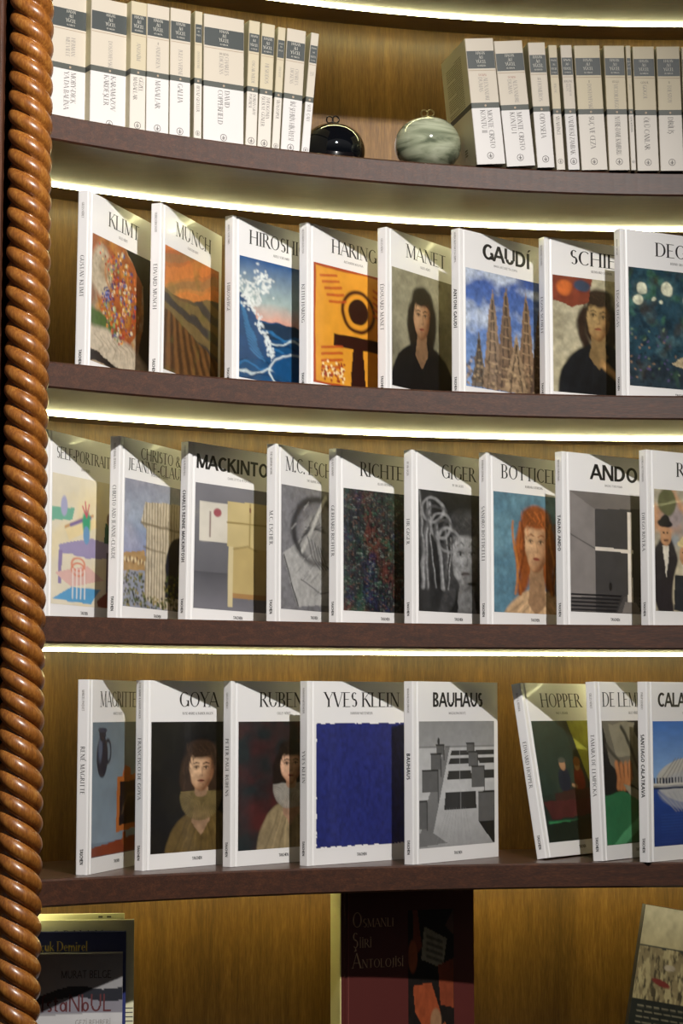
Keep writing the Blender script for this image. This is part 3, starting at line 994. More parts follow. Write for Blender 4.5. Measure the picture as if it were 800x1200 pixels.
def art_classroom():   # monochrome room with rows of desks and folding chairs
    a = Art(124, 130, '9c9c9c', 22)
    a.grad('8a8a8a', '969696', 0, .2).grad('b5b5b5', 'c0c0c0', .2, .62).grad('b8b8b8', '9a9a9a', .62, 1)
    a.line([(0, .205), (1, .205)], .005, '6a6a6a')
    a.poly([(.34, .2), (.4, .2), (.18, .88), (.02, .88), (.12, .6)], '5a5a5a', .8)
    for y, x, w, h in ((.24, .42, .22, .035), (.3, .4, .26, .045), (.4, .38, .3, .07), (.57, .34, .4, .14)):
        a.poly([(x, y), (x + w, y), (x + w + .01, y + h), (x - .02, y + h)], '2c2c2c')
        a.line([(x + w * .5, y), (x + w * .5, y + h)], .004, '8a8a8a')
        a.poly([(x + w + .1, y), (1, y), (1, y + h), (x + w + .14, y + h)], '303030')
    for x, y, w, h in ((.22, .19, .1, .08), (.15, .26, .13, .12), (.04, .39, .2, .17), (0, .63, .1, .22), (.62, .18, .1, .07), (.65, .25, .12, .12), (.69, .37, .17, .17), (.78, .58, .24, .24)):
        a.poly([(x, y), (x + w, y), (x + w, y + h), (x, y + h)], '5c5c5c')
        a.line([(x, y), (x + w, y)], .006, '1f1f1f')
        a.line([(x + w, y), (x + w * 1.02, y + h * 1.5)], .005, '2a2a2a')
    a.poly([(.78, .82), (1, .82), (1, 1), (.98, 1)], '1f1f1f')
    a.poly([(0, .88), (.12, .86), (.36, .97), (0, .99)], '6f6f6f')
    a.ell(.25, .16, .015, .03, '2a2a2a', .3)
    for k in range(9):
        a.line([(.2 + .06 * k, 1), (.36 + .03 * k, .7)], .003, '8c8c8c', .5)
    return a.grain(20, 20, .12)

def art_counter():     # dim green room, yellow wall slab, two vague seated figures
    a = Art(104, 124, '1c2a26', 23)
    a.poly([(.55, 0), (1, 0), (1, .6), (.8, .58)], '97973a')
    a.poly([(0, 0), (.48, 0), (.68, .55), (0, .62)], '24352f')
    a.ell(.38, .5, .09, .12, '1a2233', .1).ell(.38, .37, .045, .05, 'a07a5c', .2).ell(.38, .33, .055, .025, '4c5048', .2)
    a.ell(.62, .5, .08, .12, '7c2a22', .1).ell(.61, .37, .045, .055, 'b08458', .2).ell(.61, .345, .055, .04, '8a5228', .2)
    a.line([(.5, .55), (.56, .56)], .014, 'b08a68')
    a.poly([(.2, .6), (1, .56), (1, .66), (.2, .66)], '3a2220')
    a.poly([(0, .66), (1, .66), (1, .78), (.1, .82)], '4a1f22')
    a.line([(.05, .84), (.6, .84)], .01, '2f7a4c')
    a.poly([(0, .86), (1, .8), (1, 1), (0, 1)], '14201a')
    a.warp(.01, 8)
    return a.grain(12, 12, .3)

def art_glove():       # folded grey fabric, clasped gloves, green sash
    a = Art(104, 124, '19191b', 24)
    a.poly([(0, 0), (.4, 0), (.75, .35), (.6, .6), (.1, .36)], '6f6a5c')
    a.poly([(.1, .02), (.5, .0), (.45, .3), (.2, .3)], '8c8672')
    a.line([(.3, .05), (.55, .4)], .02, '3a3830').line([(.05, .2), (.4, .45)], .02, '4a463c')
    for k in range(4):
        a.line([(.2 + .07 * k, .36), (.24 + .06 * k, .46), (.22 + .05 * k, .54)], .026, 'b5764a')
        a.line([(.235 + .07 * k, .36), (.27 + .06 * k, .46)], .006, '5c3018')
    a.poly([(.3, .5), (.6, .6), (.72, .72), (.5, .72)], '8a8474')
    a.poly([(0, .62), (.3, .56), (.6, .7), (1, .66), (1, 1), (0, 1)], '2c6a45')
    a.poly([(.1, 1), (.6, .72), (.7, .78), (.3, 1)], '57a070', .8)
    a.poly([(.6, .66), (1, .5), (1, .9), (.8, .86)], '17181a')
    a.warp(.02, 5)
    return a.grain(10, 10, .25)

def art_dome():        # white ribbed dome reflected in blue water
    a = Art(124, 130, '4a78bb', 25)
    a.grad('3d6fb8', '86a8d0', 0, .5).grad('24458c', '1d3575', .52, 1)
    a.ell(.62, .48, .58, .19, 'b9b6ae', .05)
    a.mixm(((a.v > .5) & (a.v < .545)) * 1., '8f8c84')
    m = (a.v < .5)
    for k in range(16):
        x = .06 + k * .07
        a.line([(x, .5), (.62 + (x - .62) * .55, .3)], .005, '7c7a76', .8)
        a.line([(x, .57), (.62 + (x - .62) * .55, .73)], .005, '93949a', .7)
    a.ell(.62, .56, .55, .17, 'a5a8b0', .1, 0, .55)
    a.mixm(((a.v > .45) & (a.v < .5)) * (np.sin(a.u * 150) > 0) * 1., '2a3040')
    a.mixm(((a.v > .5) & (a.v < .515)) * 1., 'c8c4ba').mixm(((a.v > .53) & (a.v < .55)) * 1., '22304c')
    a.poly([(.62, .18), (1, .12), (1, .15)], 'd8d8d4').poly([(.66, .24), (1, .2), (1, .22)], 'd8d8d4')
    for k in range(10):
        a.line([(.1, .75 + .024 * k), (.9, .75 + .024 * k)], .003, '3a5a9c', .4)
    a.warp(.004, 5)
    return a.grain(6, 20, .12)

ARTS = {
 'dark_hat': lambda: portrait(7, '8f8a72', '6f6b58', '1a1411', 'a98260', '101013', .44, .37, .13, .19, (1.55, 1.45), .0, body_w=.5),
 'girl': lambda: portrait(31, '101012', '1a1814', '33241a', 'c09a78', '5c4a28', .54, .37, .14, .17, (1.5, 1.4), .1, collar='7d6c44', body_w=.42),
 'ruff': lambda: portrait(32, '1a2224', '4a1c1c', '1c1310', 'c79c80', '8a7a5c', .58, .35, .12, .145, (1.45, 1.4), .1, collar='a8a298', body_w=.4),
}
ARTS.update({k[4:]: v for k, v in list(globals().items()) if k.startswith('art_')})

def picture(name, art, x0, x1, z0, z1, parent, frame, m=None):
    ny, nx = art.ny, art.nx
    xs = x0 + (x1 - x0) * art.u
    zs = z1 - (z1 - z0) * art.v
    vs = [frame(x, z) for x, z in zip(xs.ravel().tolist(), zs.ravel().tolist())]
    i = np.arange(ny - 1)[:, None] * nx
    j = np.arange(nx - 1)[None, :]
    q = np.stack([i + j, i + nx + j, i + nx + j + 1, i + j + 1], -1).reshape(-1, 4)
    me = bpy.data.meshes.new(name)
    me.from_pydata(vs, [], q.tolist())
    at = me.color_attributes.new('print', 'FLOAT_COLOR', 'POINT')
    d = np.ones((ny * nx, 4), dtype=np.float32)
    d[:, :3] = np.clip(art.c, 0, 1).reshape(-1, 3)
    at.data.foreach_set('color', d.ravel())
    me.update()
    return link(name, me, parent, [m or M['print']])

# ------------------------------------------------------------------ hardcover art books
BW, BH, BT = 0.210, 0.260, 0.0165

def case_mesh(W_, H_, T_, m, parent, name='cover_boards', board=0.0024, hinge=True):
    """wrap-around case: front board, grooved hinge, spine, back board; open U section extruded upwards"""
    g = 0.0011 if hinge else 0.0
    out = [(W_, 0)]
    out += [(.0125, 0), (.0105, g), (.0085, g), (.0065, 0), (.0016, 0), (.0004, .0005), (0, .0018)]
    mir = [(x, T_ - y) for x, y in reversed(out)]
    outer = out + mir
    inner = [(W_, T_ - board), (board + .0006, T_ - board), (board + .0006, board), (W_, board)]
    pts = outer + inner
    n = len(pts)
    vs = [(x, y, 0) for x, y in pts] + [(x, y, H_) for x, y in pts]
    fs = [(i, (i + 1) % n, n + (i + 1) % n, n + i) for i in range(n)]
    # caps: quads between outer and inner ring
    no = len(outer)
    k0 = no            # inner[0] back edge ... inner[3] front edge
    capf = []
    half = len(out)
    # front board cap: outer 0..half-1 against inner[3], inner[2]
    capf.append([0] + list(range(1, half)) + [no + 2, no + 3])
    capf.append([half - 1, half, no + 1, no + 2])
    capf.append(list(range(half, no)) + [no + 0, no + 1])
    for c in capf:
        fs.append(tuple(c))
        fs.append(tuple(i + n for i in reversed(c)))
    o = mesh_obj(name, vs, fs, m, parent)
    return fix_normals(o)

def art_book(px, py, from_top, h, theta, title, author, spine, artname, label, group, sans=False, lean=0.0, lean_fwd=0.0,
             tw=1.0, ch=.0212, lines=None, height=BH, dy=0.0, side=0.0):
    """px, py: the pixel of the edge between spine and cover, at its top or its foot"""
    p = on_plane(px, py, h + (height if from_top else 0.0))
    if lean:
        pass
    th = R(theta)
    ex = Vector((math.cos(th), math.sin(th), 0))
    ey = Vector((-math.sin(th), math.cos(th), 0))
    ez = Vector((0, 0, 1))
    a = R(lean)
    ez2 = ez * math.cos(a) + ey * math.sin(a)
    ey2 = ey * math.cos(a) - ez * math.sin(a)
    b = R(side)
    ez3 = ez2 * math.cos(b) + ex * math.sin(b)
    ex3 = ex * math.cos(b) - ez2 * math.sin(b)
    org = Vector((p.x, p.y + dy, CZ + h + 0.0004))
    if lean > 0: org.z += BT * math.sin(a)
    mt = Matrix((( ex3.x, ey2.x, ez3.x, org.x), (ex3.y, ey2.y, ez3.y, org.y), (ex3.z, ey2.z, ez3.z, org.z), (0, 0, 0, 1)))
    root = empty('art_book', mt, label, 'book', group)
    case_mesh(BW, height, BT, M['white'], root)
    box((.0038, BW - .004, .0025, BT - .0025, .0035, height - .0035), 'page_block', M['pages'], root)
    F = lambda x, z: (x, -0.00015, z)
    SP = lambda s_, q: (-0.00015, BT / 2 - q, height - s_)      # s_: distance from the top, q: towards the cover
    picture('cover_picture', ARTS[artname](), .0145, .2005, .0215, height - .0575, root, F)
    cxx = .1075
    sty = 'bold' if sans else 'serif'
    if lines:
        L_ = [(t_, cxx + dx, height - zz, ch_, tw * 1.22) for t_, dx, zz, ch_ in lines]
    else:
        L_ = [(title, cxx + .002, height - .0255 - ch * .53, ch, tw * (1.0 if sans else 1.25))]
    text_obj('title', L_, M['ink'], root, F, sty)
    text_obj('author_line', [(author, cxx, height - .0475, .0036, 1.0, .08)], M['ink_soft'], root, F, 'sans' if sans else 'tiny')
    text_obj('publisher_mark', [('TASCHEN', cxx, .0095, .0044, .95)], M['ink'], root, F, 'bold')
    # spine lettering runs downwards
    text_obj('spine_title', [(spine, .122, -.0029, .0062, 1.12 if len(spine) < 20 else .95, .08, 'bold' if sans else 'serif')], M['ink'], root, SP, 'serif')
    text_obj('publisher_mark', [('TASCHEN', height - .024, -.0022, .0046, .95, 0, 'bold')], M['ink'], root, SP, 'bold')
    text_obj('spine_author', [(author, .028, -.0018, .0036, .9)], M['ink_grey'], root, lambda x, y: SP(x, y), 'tiny')
    return root

g2 = 'white art books on the second shelf'
g3 = 'white art books on the third shelf'
g4 = 'white art books on the fourth shelf'
H2, H3, H4 = SH[2], SH[3], SH[4]
art_book(102, 222, True, H2, 69, 'KLIMT', 'GILLES NÉRET', 'GUSTAV KLIMT', 'mosaic', 'white art book with orange mosaic of coloured dots on its cover, second shelf', g2, tw=1.15, side=1.0)
art_book(187.5, 237, True, H2, 69, 'MUNCH', 'ULRICH BISCHOFF', 'EDVARD MUNCH', 'dusk', 'white art book showing orange sky over brown furrowed land', g2, tw=1.15, side=1.0)
art_book(273, 252, True, H2, 50.5, 'HIROSHIGE', 'ADELE SCHLOMBS', 'HIROSHIGE', 'sea', 'white art book with blue stormy sea and white foam on its cover', g2)
art_book(360, 260.5, True, H2, 50, 'HARING', 'ALEXANDRA KOLOSSA', 'KEITH HARING', 'orange', 'white art book with yellow-orange cover picture and thick dark shapes', g2)
art_book(452.5, 266, True, H2, 54.7, 'MANET', 'GILLES NÉRET', 'ÉDOUARD MANET', 'dark_hat', 'white art book with portrait of dark-haired person in black, second shelf', g2, tw=1.15)
art_book(537.5, 267.5, True, H2, 45, 'GAUDÍ', 'MARIA ANTONIETTA CRIPPA', 'ANTONI GAUDÍ', 'spires', 'white art book with stone spires against blue sky on its cover', g2, sans=True, tw=1.4, ch=.0245)
art_book(637.5, 277.5, True, H2, 29, 'SCHIELE', 'REINHARD STEINER', 'EGON SCHIELE', 'blocks', 'white art book with painted figure in dark coat on cream ground', g2, tw=1.08, ch=.0225)
art_book(726, 267.5, True, H2, 27, 'DEGAS', 'BERND GROWE', 'EDGAR DEGAS', 'lights', 'white art book with blue-green night scene and round pale lamps', g2)

art_book(56, 503.5, True, H3, 68, '', 'ERNST REBEL', 'SELF-PORTRAITS', 'table', 'white art book with pale interior, violet table and blue mat, beside twisted column', g3, lines=[('SELF-PORTRAITS', 0, .036, .0165)])
art_book(139, 510.5, True, H3, 63.8, '', 'JACOB BAAL-TESHUVA', 'CHRISTO AND JEANNE-CLAUDE', 'arch', 'white art book with draped cream arch above treetops on its cover', g3, lines=[('CHRISTO &', .004, .026, .0165), ('JEANNE-CLAUDE', 0, .0445, .0165)], side=.9)
art_book(219, 517, True, H3, 49.5, 'MACKINTOSH', 'CHARLOTTE & PETER FIELL', 'CHARLES RENNIE MACKINTOSH', 'cabinet', 'white art book with pale wooden cabinet on grey on its cover', g3, sans=True, side=1.0, tw=1.3)
art_book(323.5, 520, True, H3, 60, 'M.C. ESCHER', 'THE GRAPHIC WORK', 'M.C. ESCHER', 'pencil', 'white art book with grey pencil drawing of paper on its cover', g3)
art_book(394.5, 525.5, True, H3, 47.7, 'RICHTER', 'KLAUS HONNEF', 'GERHARD RICHTER', 'abstract', 'white art book with dark green and red abstract on its cover', g3)
art_book(482.5, 527, True, H3, 47.8, 'GIGER', 'BY HR GIGER', 'HR GIGER', 'machine', 'white art book with black and white face among coiled tubes', g3)
art_book(570, 530, True, H3, 44, 'BOTTICELLI', 'BARBARA DEIMLING', 'SANDRO BOTTICELLI', 'auburn', 'white art book with auburn-haired woman on blue on its cover', g3)
art_book(658.5, 529, True, H3, 38, 'ANDO', 'MASAO FURUYAMA', 'TADAO ANDO', 'chapel', 'white art book with dark concrete room and bright slot of light', g3, sans=True, tw=1.4, ch=.0235)
art_book(757, 527, True, H3, 35.5, 'RIVERA', 'ANDREA KETTENMANN', 'DIEGO RIVERA', 'crowd', 'white art book with painted crowd in hats, rightmost on the third shelf', g3)

art_book(101.8, 1026, False, H4, 75, 'MAGRITTE', 'MARCEL PAQUET', 'RENÉ MAGRITTE'.replace('É', 'É'), 'easel', 'white art book with grey-blue cover picture and orange framed easel', g4, tw=.98)
art_book(167, 1021, False, H4, 50.5, 'GOYA', 'ROSE-MARIE & RAINER HAGEN', 'FRANCISCO DE GOYA', 'girl', 'white art book with portrait of a girl against black, fourth shelf', g4)
art_book(270, 1016.5, False, H4, 48, 'RUBENS', 'GILLES NÉRET', 'PETER PAUL RUBENS', 'ruff', 'white art book with portrait of a lady in pale ruff collar', g4)
art_book(360, 1015.3, False, H4, 44, 'YVES KLEIN', 'HANNAH WEITEMEIER', 'YVES KLEIN', 'blue', 'white art book with plain deep blue square on its cover', g4)
art_book(484, 1013.7, False, H4, 50.5, 'BAUHAUS', 'MAGDALENA DROSTE', 'BAUHAUS', 'classroom', 'white art book with black and white classroom photograph on its cover', g4, sans=True, tw=1.2)
art_book(640, 1008, False, H4, 53, 'HOPPER', 'ROLF G. RENNER', 'EDWARD HOPPER', 'counter', 'white art book leaning back with dim yellow-green room on its cover', g4, lean=9.5, tw=1.12)
art_book(706, 1010, False, H4, 52, 'DE LEMPICKA', 'GILLES NÉRET', 'TAMARA DE LEMPICKA', 'glove', 'white art book with gloved hands and green cloth on its cover', g4, lean=2.2)
art_book(760, 1011, False, H4, 47, 'CALATRAVA', 'PHILIP JODIDIO', 'SANTIAGO CALATRAVA', 'dome', 'white art book with white dome over blue water, rightmost on fourth shelf', g4, sans=True, tw=1.25)

# ------------------------------------------------------------------ paperback classics on the top visible shelf
H1 = SH[1]
PH = 0.19
def classic(bl, br, tl, ytop, author, title, label, group, m='pb_a', w_author=None, alt=None, side_view=False, red=False, below=''):
    """bl, br: image columns of the spine's foot; tl, ytop: its top left corner"""
    top = on_plane(tl, ytop, H1 + PH)
    Y = top.y
    xb = at_y_h(bl, Y, H1)
    rad = Vector((top.x - CX, Y - CY, 0)).normalized()
    ex = Vector((rad.y, -rad.x, 0))
    # thickness from the foot's image width
    c, s = math.cos(PITCH), math.sin(PITCH)
    k = (br - 400) / FPX
    dep = Y * c + H1 * s
    t = (k * dep - xb) / (ex.x - k * ex.y * c)
    t = max(t - 0.0009, 0.006)
    lean = math.atan((top.x - xb) / PH / ex.x)
    ez = Vector((0, 0, 1))
    ez2 = ez * math.cos(lean) + ex * math.sin(lean)
    ex2 = ex * math.cos(lean) - ez * math.sin(lean)
    org = Vector((xb, Y, CZ + H1 + 0.0004))
    if lean > 0: org.z += t * math.sin(lean)
    mt = Matrix(((ex2.x, rad.x, ez2.x, org.x), (ex2.y, rad.y, ez2.y, org.y), (ex2.z, rad.z, ez2.z, org.z), (0, 0, 0, 1)))
    root = empty('paperback_book', mt, label, 'book', group)
    D = 0.125
    # wrap cover: left board, spine, right board (U open to the back)
    b = 0.0006
    pts = [(0, D), (0, .0008), (.0008, 0), (t - .0008, 0), (t, .0008), (t, D), (t - b, D), (t - b, b + .0004), (b, b + .0004), (b, D)]
    n = len(pts)
    vs = [(x, y, 0) for x, y in pts] + [(x, y, PH) for x, y in pts]
    fs = [(i, (i + 1) % n, n + (i + 1) % n, n + i) for i in range(n)]
    for cp in ([0, 1, 8, 9], [1, 2, 3, 4, 7, 8], [4, 5, 6, 7]):
        fs.append(tuple(cp)); fs.append(tuple(i + n for i in reversed(cp)))
    mi = [1 if i in (0,) else 0 for i in range(len(fs))]
    o = mesh_obj('paper_cover', vs, fs, [M[m], M['pb_side']], root, mi=mi)
    fix_normals(o)
    box((b, t - b, .001, D - .002, .0012, PH - .0012), 'page_block', M['pages'], root)
    e = -0.00012
    F = lambda x, z: (x, e, z)
    qd = lambda x0, x1, z0, z1: ([F(x0, z0), F(x1, z0), F(x1, z1), F(x0, z1)], [(0, 1, 2, 3)])
    v_, f_ = qd(.0008, t - .0008, .76 * PH, .9 * PH)
    mesh_obj('spine_band', v_, f_, M['band'], root)
    v_, f_ = qd(.001, t - .001, .742 * PH, .747 * PH)
    mesh_obj('spine_rule', v_, f_, M['thinline'], root)
    F2 = lambda x, z: (x, e * 2, z)
    if t > .012:
        sc = min(.0058, t * .26)
        ls = [('HASAN', t / 2, .872 * PH, sc * .72, .95), ('ÂLİ', t / 2, .838 * PH, sc * .72, .95), ('YÜCEL', t / 2, .802 * PH, sc * .85, .95), ('KLASİKLER', t / 2, .776 * PH, sc * .4, 1.0)]
        text_obj('series_name', ls, M['ink_pale'], root, F2, 'serif')
    else:
        text_obj('series_name', [('HASAN', t / 2, .865 * PH, .0022, .9), ('ÂLİ', t / 2, .84 * PH, .0022, .9), ('YÜCEL', t / 2, .81 * PH, .0024, .85)], M['ink_pale'], root, F2, 'serif')
    if below:
        text_obj('author_surname', [(below, t / 2, .7 * PH, .0034, .95)], M['ink_red'] if red else M['ink_soft'], root, F, 'serif')
    V = lambda x, y: (t / 2 + y, e, PH - x)       # downwards reading lettering
    al = author.split('|')
    tl_ = title.split('|')
    def col(lines, s0, sc, wmax):
        k_ = len(lines)
        out = []
        for i_, l_ in enumerate(lines):
            w0 = text_width(l_, sc, .95, 'serif')
            ws = .95 * min(1, wmax / w0) if w0 else .95
            w0 = text_width(l_, sc, ws, 'serif')
            yy = ((k_ - 1) / 2 - i_) * sc * 1.35 - sc / 2
            out.append((l_, s0 + w0 / 2, yy, sc, ws))
        return out
    s1 = min(.0062, t * .3 / max(1, len(al) * .8))
    s2 = min(.0078, t * .42 / max(1, len(tl_) * .8))
    text_obj('author_name', col(al, .31 * PH, s1, .2 * PH), M['ink_grey'], root, V, 'serif')
    text_obj('title', col(tl_, .57 * PH, s2, .31 * PH), M['ink_soft'], root, V, 'serif')
    # round publisher emblem and the dot on the stripe
    pen = Pen()
    r_ = min(.0052, t * .3)
    zc = .067 * PH
    for i in range(20):
        a0, a1 = i / 20 * 2 * math.pi, (i + 1) / 20 * 2 * math.pi
        pen.quad((t / 2 + r_ * math.cos(a0), zc + r_ * math.sin(a0)), (t / 2 + r_ * math.cos(a1), zc + r_ * math.sin(a1)),
                 (t / 2 + r_ * .84 * math.cos(a1), zc + r_ * .84 * math.sin(a1)), (t / 2 + r_ * .84 * math.cos(a0), zc + r_ * .84 * math.sin(a0)))
    w = r_ * .1
    pen.quad((t / 2 - w, zc - r_ * .6), (t / 2 + w, zc - r_ * .6), (t / 2 + w, zc + r_ * .6), (t / 2 - w, zc + r_ * .6))
    pen.quad((t / 2 - r_ * .5, zc + r_ * .1), (t / 2 + r_ * .5, zc + r_ * .1), (t / 2 + r_ * .5, zc - r_ * .08), (t / 2 - r_ * .5, zc - r_ * .08))
    pen.quad((t / 2 - r_ * .4, zc - r_ * .45), (t / 2 + r_ * .4, zc - r_ * .45), (t / 2 + r_ * .4, zc - r_ * .3), (t / 2 - r_ * .4, zc - r_ * .3))
    mesh_obj('emblem', [F(*p) for p in pen.v], pen.f, M['ink_soft'], root)
    pen = Pen()
    for i in range(10):
        a0, a1 = i / 10 * 2 * math.pi, (i + 1) / 10 * 2 * math.pi
        q_ = .0017
        pen.quad((t / 2, .465 * PH), (t / 2 + q_ * math.cos(a0), .465 * PH + q_ * math.sin(a0)), (t / 2 + q_ * math.cos(a1), .465 * PH + q_ * math.sin(a1)), (t / 2, .465 * PH))
    pen.f = [f[:3] for f in pen.f]
    mesh_obj('stripe_dot', [F(*p) for p in pen.v], pen.f, M['thinline'], root)
    if side_view:
        # blurb lines printed on the visible back cover
        pen = Pen()
        rr = random.Random(3)
        for i in range(24):
            z = .9 * PH - i * .0033
            x = D * .22
            end = D * (.84 if i % 7 else .5)
            while x < end:
                w_ = .002 + rr.random() * .006
                pen.quad((x, z), (min(x + w_, end), z), (min(x + w_, end), z + .0013), (x, z + .0013))
                x += w_ + .0012
        for i in range(3):
            pen.quad((D * .3, .12 * PH + i * .004), (D * .4, .12 * PH + i * .004), (D * .4, .12 * PH + i * .004 + .002), (D * .3, .12 * PH + i * .004 + .002))
        mesh_obj('blurb_lines', [(-.00012, x, z) for x, z in pen.v], pen.f, M['stripe_side'], root)['kind'] = 'stuff'
    return root

gl = 'cream paperback classics left of the glass ornaments'
gr = 'cream paperback classics right of the glass ornaments'
P_ = 'paperback on the top shelf, '
LG = [
 (58, 104, 61, -9, 'HERMAN|MELVILLE', 'MOBY-DICK|YA DA BALİNA', 'wide cream paperback with grey band, directly beside the twisted column', 'pb_a', ''),
 (105, 151, 107.4, -4, 'DOSTOYEVSKİ', 'KARAMAZOV|KARDEŞLER', 'wide cream paperback with grey band, second from the twisted column', 'pb_a', ''),
 (151.6, 170.6, 154, 1, 'ANONİM', 'GÜZEL|MASALLAR', 'narrow cream paperback with grey band, third from the twisted column', 'pb_b', ''),
 (171, 198, 172.6, 4.4, 'ANDERSEN', 'MASALLAR', 'mid-width cream paperback, fourth from the twisted column', 'pb_a', 'II'),
 (198.6, 223.2, 200, 9, 'JULES VERNE', 'GALLIA', 'mid-width cream paperback, fifth from the twisted column', 'pb_a', ''),
 (227, 236.6, 228.6, 13, 'DOSTOYEVSKİ', 'BEYAZ GECELER', 'thin cream paperback just left of the thickest book in its group', 'pb_b', ''),
 (238, 286, 239, 16, 'CHARLES|DICKENS', 'DAVID|COPPERFIELD', 'thickest cream paperback in the left group of the top shelf', 'pb_a', 'DICKENS'),
 (287.4, 301, 292, 23.6, 'OSCAR WILDE', 'DORIAN GRAY|PORTRESİ', 'thin cream paperback just right of the thickest book in its group', 'pb_b', ''),
 (301.4, 317.4, 307, 27, 'HESIODOS', 'THEOGONIA|İŞLER VE GÜNLER', 'cream paperback with three-line title, fourth from the dark glass ornament', 'pb_b', ''),
 (318, 327.6, 326, 31, 'TOLSTOY', 'SİVASTOPOL', 'thin cream paperback, third from the dark glass ornament', 'pb_b', ''),
 (328.6, 351.4, 336.6, 33, 'CHARLES|DICKENS', 'İKİ ŞEHRİN HİKÂYESİ', 'mid-width cream paperback, second from the dark glass ornament', 'pb_a', ''),
 (352.4, 362.4, 364.6, 37, 'ÉMILE|ZOLA', 'SEFİL ÇALI', 'thin leaning cream paperback right next to the dark glass ornament', 'pb_a', ''),
]
for bl, br, tl, yt, au, ti, lb, mm, be in LG:
    classic(bl, br, tl, yt, au, ti, lb, gl, mm, below=be)
RG = [
 (559, 593, 544, 46, 'ALEXANDRE|DUMAS', 'MONTE CRISTO|KONTU II', 'leaning thick paperback whose back cover faces the pale green ornament', 'pb_a', 'DUMAS', True),
 (594, 628, 578, 49, 'ALEXANDRE|DUMAS', 'MONTE CRISTO|KONTU I', 'leaning thick cream paperback, second from the pale green ornament', 'pb_a', 'DUMAS', True),
 (630, 650.6, 618, 50.5, 'HOMEROS', 'ODYSSEIA', 'leaning cream paperback, third from the pale green ornament', 'pb_a', 'İLK', False),
 (652.4, 663, 642, 53.5, 'BALZAC', 'SİYAH İNCİ', 'thin leaning cream paperback, fourth from the pale green ornament', 'pb_b', '', False),
 (666, 680, 656, 53.5, 'HONORÉ DE|BALZAC', 'VADİDEKİ ZAMBAK', 'narrow leaning cream paperback, fifth from the pale green ornament', 'pb_a', 'BALZAC', False),
 (681.6, 712.6, 672, 54, 'DOSTOYEVSKİ', 'SUÇ VE CEZA', 'thick cream paperback, sixth from the pale green ornament', 'pb_b', 'II', False),
 (714, 738.6, 707, 54, 'VICTOR HUGO', 'NOTRE-DAME KAMBURU', 'mid-width cream paperback, seventh from the pale green ornament', 'pb_b', 'HUGO', False),
 (739.6, 746, 732.6, 54, 'GOETHE', 'GENÇ WERTHER', 'thinnest cream paperback in the right group of the top shelf', 'pb_b', '', False),
 (747, 773, 740.6, 55, 'GOGOL', 'ÖLÜ CANLAR', 'mid-width cream paperback just right of the thinnest in its group', 'pb_b', 'GOGOL', False),
 (774, 802, 768.6, 55, 'TOLSTOY', 'DİRİLİŞ', 'thick cream paperback, last one fully in view at the right edge', 'pb_b', 'II', False),
 (803, 832, 798, 55.5, 'TOLSTOY', 'SAVAŞ VE BARIŞ', 'cream paperback cut off by the right edge of the photo', 'pb_b', '', False),
]
for i, (bl, br, tl, yt, au, ti, lb, mm, be, rd) in enumerate(RG):
    classic(bl, br, tl, yt, au, ti, lb, gr, mm, side_view=(i == 0), red=rd, below=be)

# ------------------------------------------------------------------ glass ornaments
def lathe(name, prof, m, parent, n=48, lobes=0, amp=0.0):
    vs, fs = [], []
    for i, (r, z) in enumerate(prof):
        for j in range(n):
            a = 2 * math.pi * j / n
            rr = r * (1 + amp * math.cos(lobes * a)) if lobes else r
            vs.append((rr * math.cos(a), rr * math.sin(a), z))
    for i in range(len(prof) - 1):
        for j in range(n):
            fs.append((i * n + j, i * n + (j + 1) % n, (i + 1) * n + (j + 1) % n, (i + 1) * n + j))
    fs.append(tuple(reversed(range(n))))
    fs.append(tuple((len(prof) - 1) * n + j for j in range(n)))
    return mesh_obj(name, vs, fs, m, parent, smooth=True)

def tube(name, pts, r, m, parent, n=10):
    vs, fs = [], []
    P = [Vector(p) for p in pts]
    for i, p in enumerate(P):
        d = (P[min(i + 1, len(P) - 1)] - P[max(i - 1, 0)]).normalized()
        u = d.cross(Vector((0, 1, .2))).normalized()
        w = d.cross(u)
        rr = r * (1 - .5 * (i == 0 or i == len(P) - 1))
        for j in range(n):
            a = 2 * math.pi * j / n
            vs.append(p + (u * math.cos(a) + w * math.sin(a)) * rr)
    for i in range(len(P) - 1):
        for j in range(n):
            fs.append((i * n + j, i * n + (j + 1) % n, (i + 1) * n + (j + 1) % n, (i + 1) * n + j))
    fs.append(tuple(range(n)))
    fs.append(tuple((len(P) - 1) * n + j for j in reversed(range(n))))
    return mesh_obj(name, vs, fs, m, parent, smooth=True)

dark_glass = mat('black_glass', hx('0a0c10'), 0.05, spec=0.7, coat=0.8)
def marble_glass():
    m = mat('marbled_pale_glass', hx('9aa08a'), 0.1, coat=0.7)
    nt = m.node_tree
    tc = nt.nodes.new('ShaderNodeTexCoord')
    mp = nt.nodes.new('ShaderNodeMapping')
    mp.inputs['Rotation'].default_value = (0, .35, 0)
    mp.inputs['Scale'].default_value = (10, 10, 42)
    n = nt.nodes.new('ShaderNodeTexNoise')
    n.inputs['Scale'].default_value = 1.0
    n.inputs['Detail'].default_value = 5
    n.inputs['Distortion'].default_value = 1.6
    cr = nt.nodes.new('ShaderNodeValToRGB')
    e = cr.color_ramp.elements
    e[0].position, e[0].color = .36, hx('5c6350')
    e[1].position, e[1].color = .62, hx('b5b9a0')
    k = e.new(.46)
    k.color = hx('8d937a')
    b = nt.nodes['Principled BSDF']
    nt.links.new(tc.outputs['Object'], mp.inputs[0])
    nt.links.new(mp.outputs[0], n.inputs[0])
    nt.links.new(n.outputs[0], cr.inputs[0])
    nt.links.new(cr.outputs[0], b.inputs['Base Color'])
    return m
pale_glass = marble_glass()
cap_metal = mat('ornament_cap_metal', hx('8f8256'), 0.3, 0.9)

